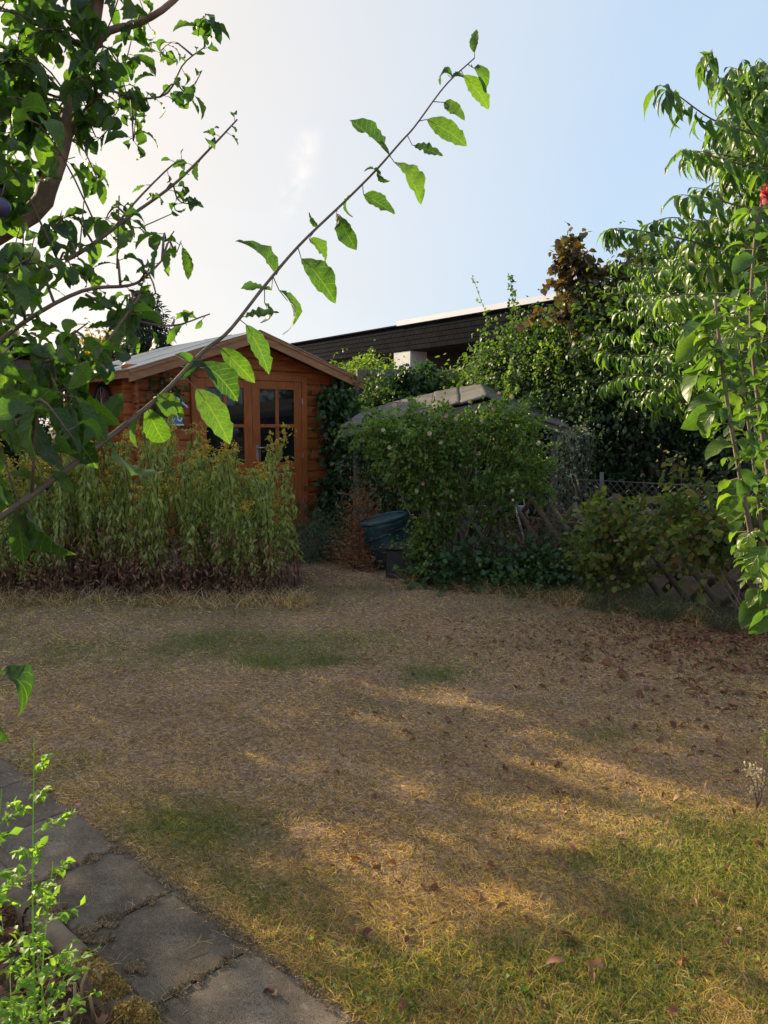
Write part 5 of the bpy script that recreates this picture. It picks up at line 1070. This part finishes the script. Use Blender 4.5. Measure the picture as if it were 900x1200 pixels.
# ------------------------------------------------------------------ peach tree on the right
pt = Tree('peach_tree', 'peach tree with long drooping bright green leaves at right', 'tree', (3.7, 5.0, 0), 'peach_leaf', 'twig', T_LANCE)
def drooping(t_, pxs, size=.125, per=30, r0=.007, spread=.85, droop=1.0, start=.05, n=16):
    pts = [P(a_, b_, y_) for a_, b_, y_ in pxs]; c = t_.branch(pts, r0, .0015, n, 5)
    Ls = sum((c[i+1] - c[i]).length for i in range(n)); m_ = int(per*Ls)
    for k in range(m_):
        u = start + (1 - start)*(k + random.random())/m_; i = min(n-1, int(u*n)); p_ = c[i].lerp(c[i+1], u*n - i); d_ = (c[i+1] - c[i]).normalized()
        sd = d_.cross(Vector((0, 0, 1))).normalized()*(1 if k % 2 else -1)
        v_ = sd*random.uniform(.1, spread) + d_*random.uniform(.1, .6) + Vector((0, 0, -droop*random.uniform(.25, 1.2)))
        t_.leaf(p_, v_, Vector((random.gauss(0, .35), random.gauss(0, .35), 1)) + d_*.9, size*random.uniform(.8, 1.35), .012)
    t_.leaf(c[-1], (c[-1] - c[-2]) + Vector((0, 0, -.02)), (0, 0, 1), size*.7)
trk = [(3.7, 5.0, -.05), (3.62, 5.0, .8), (3.45, 4.9, 1.5)]
pt.branch(trk, .08, .06, 10, 9, True)
limbs = [[(3.45, 4.9, 1.5), (3.0, 4.6, 2.3), (2.5, 4.4, 3.1), (2.3, 4.3, 3.9)], [(3.45, 4.9, 1.5), (2.9, 5.0, 2.2), (2.3, 5.0, 2.9)], [(3.45, 4.9, 1.5), (3.3, 4.4, 2.4), (3.2, 4.2, 3.6)], [(3.6, 5, 1.2), (3.0, 5.4, 1.8), (2.4, 5.5, 2.1)], [(3.5, 4.9, 1.4), (4.2, 5.2, 2.5), (4.5, 5.5, 3.6)]]
for l_ in limbs: pt.branch(l_, .045, .012, 12, 7, True)
YB = [([(930, 180, 4.2), (885, 158, 4.1), (835, 140, 4.0), (795, 112, 3.95), (775, 100, 3.9)], .125), ([(925, 190, 4.3), (880, 150, 4.2), (850, 105, 4.1), (835, 75, 4.1), (830, 62, 4.1)], .12),
      ([(930, 200, 4.1), (880, 195, 4.05), (830, 182, 4.0), (800, 175, 3.95)], .12), ([(930, 120, 4.3), (900, 95, 4.3), (878, 75, 4.3)], .11), ([(940, 260, 4.1), (880, 245, 4.05), (830, 232, 4.0), (798, 228, 3.95)], .125),
      ([(940, 320, 4.3), (860, 295, 4.4), (790, 278, 4.4), (735, 268, 4.4), (715, 268, 4.4)], .12), ([(930, 360, 4.0), (870, 345, 3.9), (810, 345, 3.9), (775, 348, 3.85)], .125), ([(940, 290, 4.6), (850, 265, 4.6), (790, 255, 4.6), (760, 262, 4.6)], .11),
      ([(900, 400, 5.2), (820, 410, 5.2), (750, 418, 5.2), (705, 412, 5.2)], .11), ([(900, 430, 5.3), (810, 445, 5.3), (740, 440, 5.3), (705, 452, 5.3)], .11), ([(900, 465, 5.3), (840, 470, 5.2), (790, 472, 5.1), (768, 480, 5.1)], .11),
      ([(900, 350, 5.2), (830, 360, 5.2), (770, 370, 5.2), (745, 390, 5.2)], .11), ([(940, 150, 4.8), (890, 120, 4.8), (865, 90, 4.8), (870, 70, 4.8)], .11), ([(940, 100, 4.6), (905, 80, 4.6), (890, 68, 4.6)], .11)]
for pxs, sz_ in YB: drooping(pt, pxs, sz_, 52 if pxs[0][2] < 4.7 else 36)
def inner(n, x0, x1, y0, y1, d0, d1, sz_, per):
    for k in range(n):
        a_ = random.uniform(x0, x1); b_ = random.uniform(y0, y1); y_ = random.uniform(d0, d1); g_ = random.uniform(-.5, 1)
        drooping(pt, [(a_ + 70, b_ + 40*g_, y_ + .2), (a_ + 30, b_ + 12*g_, y_ + .1), (a_, b_, y_)], sz_*random.uniform(.75, 1.2), per, .004, n=8, spread=.9, droop=random.uniform(.4, 1.1))
inner(70, 800, 930, 130, 420, 4.1, 5.2, .115, 42); inner(34, 845, 935, 90, 220, 4.2, 5.0, .11, 42); inner(46, 740, 880, 285, 400, 4.6, 5.8, .10, 38); inner(30, 720, 880, 400, 480, 5.0, 5.8, .10, 34)
inner(22, 850, 935, 75, 160, 4.2, 4.8, .115, 40); inner(20, 710, 800, 300, 440, 5.4, 6.2, .10, 34)
inner(34, 940, 1300, -60, 420, 4.2, 5.8, .12, 26)
pt.finish(300, 9)

# ------------------------------------------------------------------ tall broad-leaved stems in the right foreground
bp = Tree('broad_leaved_shrub', 'tall shrub with broad glowing yellow green leaves at the right edge', 'shrub', (1.12, 2.05, 0), 'broad_leaf', 'greytwig', T_BROAD)
st1 = bp.branch([Vector((1.13, 2.05, -.02)), P(905, 740, 2.05), P(885, 650, 2.05), P(868, 560, 2.02), P(852, 470, 2.0), P(843, 400, 2.0), P(838, 350, 2.0)], .010, .003, 26, 7)
st2 = bp.branch([Vector((1.16, 2.1, -.02)), P(930, 700, 2.1), P(905, 580, 2.1), P(890, 480, 2.1), P(880, 380, 2.1), P(885, 280, 2.1), P(893, 235, 2.1)], .010, .003, 26, 7)
def scr(t_, a0, a1, Y0, Y1, up, wid_=1, pet=0):
    """leaf running from one photo point to another at the given depths"""
    p0, p1 = P(*a0, Y0), P(*a1, Y1); d_ = p1 - p0
    t_.L.append((p0, d_.normalized(), Vector(up), d_.length*1.06)); return p0
st3 = bp.branch([Vector((1.2, 2.2, -.02)), P(915, 760, 2.2), P(898, 660, 2.2), P(880, 520, 2.22), P(868, 430, 2.25), P(862, 360, 2.25)], .008, .0025, 26, 6)
st4 = bp.branch([Vector((1.25, 2.0, -.02)), P(960, 720, 2.0), P(925, 560, 2.0), P(905, 420, 2.0), P(898, 330, 2.0)], .008, .0025, 26, 6)
BL = [((828, 390), (793, 425)), ((835, 372), (803, 392)), ((833, 432), (790, 452)), ((830, 415), (806, 440)), ((845, 470), (806, 468)), ((850, 460), (873, 480)), ((842, 478), (803, 500)), ((838, 482), (812, 512)), ((835, 492), (822, 515)), ((858, 520), (828, 530)), ((853, 505), (880, 500)),
      ((848, 440), (870, 420)), ((843, 400), (870, 392)), ((852, 455), (880, 440)), ((866, 560), (850, 590)), ((868, 550), (890, 575)), ((872, 590), (845, 605)), ((880, 620), (868, 660)), ((884, 650), (900, 690)), ((846, 418), (826, 405)), ((900, 640), (868, 672)), ((905, 690), (880, 662)), ((900, 705), (870, 732)), ((905, 715), (880, 742)),
      ((880, 380), (905, 400)), ((884, 350), (910, 345)), ((880, 320), (905, 310)), ((883, 300), (860, 318)), ((884, 280), (902, 262)), ((880, 400), (858, 395)), ((885, 440), (912, 452)), ((888, 470), (905, 500)), ((880, 360), (862, 340)), ((842, 385), (822, 372)), ((840, 360), (860, 345)), ((840, 355), (825, 340)), ((890, 520), (872, 540)), ((892, 530), (915, 545)), ((860, 530), (876, 550))]
for a0, a1 in BL:
    y0 = 2.02 + random.uniform(-.04, .06); scr(bp, a0, a1, y0, y0 + random.uniform(-.06, .04), (random.gauss(0, .5), random.uniform(-1, .2), random.uniform(.3, 1)))
for c in (st1, st2, st3, st4, st3):
    for k in range(80):
        i = random.randint(6, 25); p_ = c[i]; bp.leaf(p_, Vector((random.gauss(0, 1), random.gauss(0, 1), random.uniform(-1, .2))), (random.gauss(0, .4), random.gauss(0, .4), 1), random.uniform(.035, .066), .03, .0015)
bp.finish(280, 8)
n = 34; Pp = np.array(list(P(898, 228, 2.08))) + rng.normal(size=(n, 3))*.007; D = norm(rng.normal(size=(n, 3)) + [-.3, -.6, .3]); V, Fc = cloud_arrays(Pp, D, rng.normal(size=(n, 3)), rng.uniform(.010, .024, n), T_PETAL); link('rose_bloom', mesh_np('rose_bloom', V - np.array(bp.base), [Fc], M['red']), bp.root)
# small pink seed heads at the right edge
sp = thing('seedhead_weed', 'small weed with pale pinkish seed heads at the right edge of the lawn', 'weed', G(886, 950))
b = MB(); og = sp.location
for (a_, b_) in ((878, 905), (886, 912), (892, 920), (895, 870), (900, 885), (882, 925)):
    q = P(a_, b_, G(886, 950).y); b.tube(spline([og, og.lerp(q, .5) + Vector((.01, 0, 0)), q], 5), .0016, 4)
b.obj('stem', M['twig'], sp, True, org=og)
for (a_, b_) in ((878, 905), (886, 912), (892, 920), (895, 870), (900, 885), (882, 925), (880, 898), (890, 905), (897, 860)):
    q = P(a_, b_, G(886, 950).y); n = 26; Pp = np.array(list(q)) + rng.normal(size=(n, 3))*.008; cloud('seed_head', Pp, rng.normal(size=(n, 3)) + [0, 0, .5], rng.normal(size=(n, 3)), rng.uniform(.007, .013, n), T_OVAL, M['palepink' if b_ > 890 else 'currant_leaf'], sp, og, kind=None)

# ------------------------------------------------------------------ plum tree: branches reach in from the left
pl = Tree('plum_tree', 'plum tree reaching in from the left with a long leafy branch', 'tree', (-1.75, 1.75, 0), 'plum_leaf', 'twig', T_PLUM)
pl.branch([(-1.75, 1.75, -.05), (-1.72, 1.76, .6), (-1.66, 1.78, 1.15)], .085, .065, 10, 10, True)
pl.branch([Vector((-1.66, 1.78, 1.15)), Vector((-1.3, 1.75, 1.6)), P(20, 262, 1.9), P(58, 212, 1.9), P(75, 160, 1.92), P(85, 120, 1.95), P(105, 60, 2.0), P(120, -30, 2.0), P(130, -140, 2.1)], .030, .009, 26, 8, True)
pl.branch([P(98, 75, 1.98), P(125, 38, 1.98), P(160, 28, 2.0), P(195, 8, 2.0), P(230, -30, 2.05), P(260, -90, 2.1)], .010, .006, 14, 7, True)
pl.branch([(-1.66, 1.78, 1.15), (-1.35, 1.5, 1.35), P(-120, 665, 1.0), P(-40, 622, 1.05)], .03, .0085, 12, 7, True)
main = pl.branch([P(-40, 622, 1.05), P(0, 606, 1.1), P(60, 563, 1.2), P(122, 517, 1.33), P(190, 462, 1.48), P(238, 412, 1.6), P(268, 388, 1.65), P(310, 335, 1.77), P(352, 286, 1.88), P(402, 238, 2.0), P(440, 200, 2.06), P(470, 166, 2.1), P(487, 147, 2.14), P(522, 100, 2.2), P(556, 68, 2.25)], .0056, .0018, 60, 7)
tw1 = pl.branch([P(0, 335, 1.7), P(60, 312, 1.72), P(100, 292, 1.76), P(150, 255, 1.83), P(205, 215, 1.92), P(250, 170, 2.0), P(278, 140, 2.05)], .006, .002, 30, 6)
tw1b = pl.branch([P(130, 272, 1.8), P(160, 235, 1.85), P(200, 195, 1.9), P(215, 188, 1.92)], .003, .0015, 10, 5)
tw2 = pl.branch([P(75, 160, 1.92), P(120, 108, 1.95), P(155, 115, 2.0), P(195, 110, 2.05), P(215, 75, 2.1), P(240, 55, 2.12)], .004, .0015, 18, 5)
tw3 = pl.branch([P(-20, 415, 1.35), P(40, 370, 1.4), P(100, 340, 1.45), P(150, 335, 1.5), P(170, 325, 1.52), P(190, 305, 1.55)], .005, .002, 18, 5)
tw4 = pl.branch([P(100, 345, 1.45), P(150, 372, 1.5), P(200, 382, 1.55), P(246, 368, 1.6)], .003, .0015, 12, 5)
tw5 = pl.branch([P(-20, 520, 1.2), P(40, 480, 1.25), P(95, 440, 1.3), P(130, 395, 1.35), P(165, 345, 1.4)], .004, .0018, 16, 5)
# leaves set one by one along the long branch: foot, tip, depth
ML = [((556, 62), (556, 34), 2.25, .8), ((530, 92), (507, 74), 2.22, .8), ((530, 92), (540, 82), 2.22, .8), ((552, 78), (578, 94), 2.24, .7), ((543, 88), (575, 123), 2.22, 1), ((520, 120), (543, 138), 2.18, .7), ((500, 140), (546, 165), 2.15, 1.1), ((483, 170), (517, 180), 2.12, .9), ((457, 182), (415, 140), 2.08, 1.1), ((462, 190), (500, 226), 2.08, .8),
      ((446, 205), (430, 190), 2.06, .7), ((442, 202), (452, 218), 2.06, .8), ((426, 228), (462, 248), 2.04, .8), ((412, 228), (396, 252), 2.02, .9), ((394, 250), (415, 290), 1.98, .6), ((372, 266), (362, 250), 1.95, .6), ((362, 280), (393, 304), 1.94, .8), ((353, 303), (394, 344), 1.9, 1.1), ((324, 322), (286, 270), 1.84, 1.1), ((327, 340), (366, 390), 1.8, .9),
      ((318, 340), (285, 336), 1.8, .8), ((310, 355), (322, 378), 1.78, .8), ((283, 372), (324, 364), 1.72, 1.0), ((288, 380), (318, 432), 1.7, .6), ((258, 408), (298, 445), 1.62, 1.1), ((236, 424), (282, 462), 1.58, 1.1), ((230, 455), (270, 512), 1.52, .8), ((215, 446), (238, 420), 1.55, .7), ((180, 466), (210, 490), 1.5, .8), ((185, 462), (213, 484), 1.46, .9),
      ((205, 415), (238, 428), 1.58, .8), ((172, 478), (196, 530), 1.45, .9), ((168, 482), (148, 520), 1.42, 1), ((128, 512), (168, 578), 1.34, 1.2), ((112, 520), (92, 448), 1.3, .9), ((95, 525), (62, 472), 1.28, 1.1), ((75, 548), (20, 505), 1.22, 1.2), ((62, 552), (88, 575), 1.2, .8), ((20, 598), (28, 658), 1.12, 1.3), ((30, 590), (68, 658), 1.13, .7),
      ((120, 505), (140, 460), 1.33, .9), ((48, 570), (10, 548), 1.18, 1.1), ((90, 455), (135, 500), 1.28, 1.0), ((60, 470), (110, 545), 1.24, 1.1), ((5, 470), (40, 545), 1.15, 1.4), ((-10, 500), (-5, 590), 1.1, 1.4), ]
for a0, a1, y_, wd_ in ML:
    p0, p1 = P(*a0, y_), P(*a1, y_ + random.uniform(-.04, .04)); d_ = p1 - p0
    pl.L.append((p0, d_.normalized(), Vector((random.gauss(-.3, .5), -random.uniform(.2, 1), random.uniform(.4, 1))), d_.length*1.08, 1))
    k = min(range(61), key=lambda i: (main[i] - p0).length)
    if (main[k] - p0).length < .2: pl.mb.tube([main[k], p0, p0 + d_*.25], [.0013, .0011, .0008], 4, False)
for a0, a1, up_ in (((-12, 792), (64, 800), (-.1, -.12, 1)), ((-16, 815), (6, 868), (-.9, -.5, .1))):
    p0, p1 = P(*a0, .95), P(*a1, .95); pl.L.append((p0, (p1 - p0).normalized(), Vector(up_), (p1 - p0).length*1.15))
pl.mb.tube(spline([(-1.35, 1.3, .9), (-.9, 1.05, 1.05), P(-10, 785, .95)], 6), .003, 5)
# crown clusters: (px, py, depth, spread px, leaves, size)
CL = [(20, 20, 2.0, 40, 26, .075), (70, 10, 2.0, 40, 26, .075), (30, 80, 1.9, 38, 26, .08), (85, 60, 2.0, 34, 20, .075), (10, 150, 1.8, 34, 24, .085), (50, 130, 1.9, 30, 20, .08), (25, 210, 1.7, 28, 18, .09), (5, 100, 1.9, 30, 20, .08), (60, 180, 2.0, 22, 9, .075),
      (115, 20, 2.0, 30, 14, .07), (150, 5, 2.0, 30, 13, .07), (215, 5, 2.1, 24, 10, .06), (135, 65, 2.0, 22, 9, .075), (180, 35, 2.0, 20, 8, .07), (110, 110, 2.0, 30, 16, .07), (140, 140, 2.0, 26, 17, .065), (120, 165, 2.0, 22, 11, .065), (160, 160, 2.0, 20, 10, .06), (95, 90, 1.9, 26, 12, .075),
      (195, 75, 2.1, 15, 6, .055), (215, 100, 2.1, 16, 7, .05), (115, 210, 1.9, 22, 10, .055), (105, 250, 1.85, 26, 10, .06), (60, 270, 1.7, 28, 13, .065), (30, 300, 1.6, 30, 15, .075), (75, 330, 1.5, 28, 14, .06), (25, 350, 1.4, 34, 17, .07), (120, 300, 1.7, 22, 8, .06), (150, 320, 1.5, 24, 11, .055), (190, 300, 1.6, 22, 8, .06),
      (110, 370, 1.45, 28, 13, .055), (60, 400, 1.35, 34, 16, .06), (15, 420, 1.25, 36, 20, .07), (165, 370, 1.5, 26, 11, .055), (200, 345, 1.55, 18, 7, .055), (15, 480, 1.15, 30, 17, .08), (105, 425, 1.35, 26, 9, .05), (55, 450, 1.25, 28, 11, .065), (205, 230, 1.9, 16, 6, .06), (190, 260, 1.8, 16, 5, .07), (150, 260, 1.8, 14, 4, .05),
      (-40, 100, 1.8, 60, 50, .085), (-60, 250, 1.7, 60, 50, .085), (-60, 400, 1.5, 60, 46, .08), (-120, 0, 1.9, 80, 60, .085), (20, -60, 2.1, 70, 50, .08), (140, -80, 2.2, 70, 40, .075), (-180, 200, 1.8, 90, 60, .085), (-40, 520, 1.3, 40, 24, .08)]
anch = main[:28] + tw1 + tw2 + tw3 + tw4 + tw5 + [P(20, 262, 1.9), P(75, 160, 1.92), P(85, 120, 1.95), P(105, 60, 2.0), P(160, 28, 2.0), P(195, 8, 2.0), P(120, -30, 2.0), Vector((-1.3, 1.75, 1.6)), P(-100, 200, 1.8)]
for (a_, b_, y_, sp_, n_, sz_) in CL:
    if a_ >= 60 and y_ < 2.05: n_ = int(n_*.8)
    if 50 <= a_ <= 200 and 225 <= b_ <= 345: n_ = int(n_*.6)
    for g_ in range(max(1, n_//6)):
        c = P(random.gauss(a_, sp_*.6), random.gauss(b_, sp_*.6), y_ + random.gauss(0, .12)); an = min(anch, key=lambda q: (q - c).length); e = c + Vector((random.gauss(.02, .04), random.gauss(0, .05), random.gauss(.02, .04)))
        tc_ = pl.branch([an, an.lerp(c, .55) + Vector((0, 0, .03)), c, e], .0028, .0012, 8, 4)
        for k in range(int(round(1.2*n_/max(1, n_//6)))):
            u = random.uniform(.35, 1)*8; i = min(7, int(u)); p_ = tc_[i].lerp(tc_[i+1], u - i)
            pl.leaf(p_, Vector((random.gauss(0, .8), random.gauss(0, .8), random.uniform(-1.6, .3))), (random.gauss(0, .5), random.gauss(0, .5), 1), sz_*random.uniform(.7, 1.25), .012)
def twigleaves(c, n_, sz_, t0=.1):
    for k in range(n_):
        u = (t0 + (1-t0)*(k + .5)/n_)*(len(c)-1); i = min(len(c)-2, int(u)); p_ = c[i].lerp(c[i+1], u-i)
        pl.leaf(p_, Vector((random.gauss(0, .7)+(.5 if k % 2 else -.5), random.gauss(0, .6), random.uniform(-1.3, .5))), (random.gauss(0, .5), random.gauss(0, .5), 1), sz_*random.uniform(.6, 1.1)*(1.1 - .5*u/len(c)), .014)
twigleaves(tw1, 26, .075); twigleaves(tw1b, 6, .04); twigleaves(tw2, 18, .06); twigleaves(tw3, 14, .065); twigleaves(tw4, 12, .06); twigleaves(tw5, 9, .07, .3)
pl.finish(300, 9)
for (a_, b_, y_, r_, mt) in ((38, 299, 1.5, .0145, 'plum_green'), (19, 293, 1.52, .0135, 'plum_green'), (2, 243, 1.55, .017, 'plum_blue')):
    b = MB(); q = P(a_, b_, y_); b.lathe([(r_*math.sin(math.pi*i/10)*(1 if i else 0.01), -r_*1.1*math.cos(math.pi*i/10)) for i in range(11)], 16); b.obj('plum', M[mt], pl.root, True, loc=q - pl.base)
    pl2 = MB(); pl2.tube([q + Vector((0, 0, r_)), q + Vector((.004, .01, r_ + .03))], .0012, 4); pl2.obj('fruit_stalk', M['twig'], pl.root, True, org=pl.base)

# ------------------------------------------------------------------ weeds and dead stalks in the bed by the kerb
def weed(name, label, base, top, n, sz_, mat='weed_leaf', r0=.003, side=12, group=None):
    base = Vector(base); top = Vector(top); root = thing(name, label, 'weed', base, group=group)
    c = spline([base, base.lerp(top, .5) + Vector((random.gauss(0, .015), random.gauss(0, .015), 0)), top], 20); b = MB(); b.tube(c, [r0*(1 - .8*i/20) for i in range(21)], 5)
    Pp = []; Dd = []; Ss = []
    for k in range(side):
        u = .12 + .86*k/side; p_ = c[int(u*20)]; a_ = k*2.4 + random.random(); ln = (.045 + .10*(1 - u))*random.uniform(.7, 1.2); e = p_ + Vector((math.cos(a_)*ln, math.sin(a_)*ln*.7, ln*.45)); b.tube([p_, p_.lerp(e, .5) + Vector((0, 0, .006)), e], [r0*.4, r0*.3, r0*.2], 3, False)
        m_ = n//side
        for j in range(m_):
            t_ = random.uniform(.15, 1.05); q = p_.lerp(e, t_); Pp.append(list(q)); Dd.append([math.cos(a_) + random.gauss(0, .8), math.sin(a_) + random.gauss(0, .8), random.gauss(.25, .5)]); Ss.append(sz_*random.uniform(.5, 1.15))
    b.obj('stem', M['weed_leaf'], root, True, org=base)
    cloud('leaves', Pp, Dd, rng.normal(size=(len(Pp), 3))*.5 + [0, 0, 1], Ss, T_OVAL, M[mat], root, base); return root
wd = [('tallest pale green weed rising at the left edge beside the slab path', (25, 1250), (40, 865), 1.45, 330, .024), ('pale green weed just left of the tallest weed', (-5, 1240), (2, 925), 1.42, 260, .024),
      ('bushy pale green weed leaning over the kerb', (45, 1240), (62, 1010), 1.5, 230, .022), ('low pale green weed among the dead stalks', (25, 1260), (42, 1105), 1.38, 200, .020), ('pale green weed cut by the left picture edge', (-40, 1240), (-25, 960), 1.4, 260, .024), ('small weed in the bottom left corner', (10, 1290), (12, 1140), 1.3, 200, .022)]
for lb, a0, a1, y_, n_, s_ in wd:
    q1 = P(*a1, y_); q0 = P(*a0, y_); q0.z = -.03; q0 = Vector((q1.x - .03, y_, -.03)); weed('pale_weed', lb, q0, q1, n_, s_, side=17)
for (a0, hh, lb) in (((98, 1175), .09, 'thickest dead hollow stalk beside the mossy kerb'), ((88, 1190), .08, 'dead stalk left of the thickest one'), ((118, 1165), .075, 'dead stalk closest to the mossy kerb'), ((80, 1205), .07, 'short dead stalk in the left corner of the bed'), ((110, 1195), .06, 'short dead stalk below the kerb moss'), ((62, 1160), .09, 'thin dead stalk between the pale weeds')):
    q = G(*a0); b = MB(); b.tube([q + Vector((0, 0, -.03)), q + Vector((random.gauss(0, .006), 0, hh*.5)), q + Vector((random.gauss(0, .01), random.gauss(0, .01), hh))], [.0042, .004, .0038], 8); o = b.obj('dead_stalk', M['stalk'], smooth=True); tag(o, lb, 'stalk')
# dry debris of the bed
n = 2600; uu = rng.uniform(-2.6, -.6, n); vv = rng.uniform(.35, V0 - .08, n); Pp = uu[:, None]*np.array(PD) + vv[:, None]*np.array(PN); Pp[:, 2] = -.02 + rng.random(n)*.045
o = cloud('bed_litter', Pp, rng.normal(size=(n, 3))*[1, 1, .4], rng.normal(size=(n, 3))*.6 + [0, 0, 1], rng.uniform(.012, .045, n), T_DRY, M['litter']); tag(o, 'crumbled dry leaves covering the bed beside the kerb', 'leaf litter')
cs = [pc(random.uniform(-2.4, -.8), random.uniform(.4, V0 - .09)) for _ in range(60)]
tufts('bed_straw', cs, 10, .12, 'dry_grass', .05, .0025, .35, tagit=('tangled straw and dry stems in the bed beside the kerb', 'straw'))
# twigs dropped on the slabs
for (a0, lb) in (((114, 970), 'pale forked dry twig lying on the slab path'), ((215, 1120), 'short thin dry twig on the middle slab')):
    q = G(*a0) + Vector((0, 0, .012)); b = MB(); b.tube([q, q + Vector((.03, .03, .004)), q + Vector((.07, .045, .002))], .0014, 4); b.tube([q + Vector((.03, .03, .004)), q + Vector((.035, .06, .008))], .001, 4); b.tube([q + Vector((.045, .036, .004)), q + Vector((.075, .02, .008))], .001, 4)
    tag(b.obj('dry_twig', M['stalk']), lb, 'twig')

# ------------------------------------------------------------------ what the shed's panes mirror: the home behind the photographer
hm = thing('tiled_house', 'rendered house with red tiled roof behind the viewpoint', 'house', (1.5, -9, 0))
MB().box(-7, 7, -6, 0, 0, 2.9).obj('wall', M['white'], hm)
b = MB(); b.hexa([(-7.4, .5, 2.8), (7.4, .5, 2.8), (-7.4, -3, 5.4), (7.4, -3, 5.4), (-7.4, .5, 2.95), (7.4, .5, 2.95), (-7.4, -3, 5.55), (7.4, -3, 5.55)]); b.obj('roof', M['tile'], hm)
for xx in (-4.5, -1.2, 3.2): 
    w = MB().box(xx, xx + 1.4, 0.003, .05, .4 if xx == -1.2 else 1.0, 2.2).obj('window', M['glass'], hm)
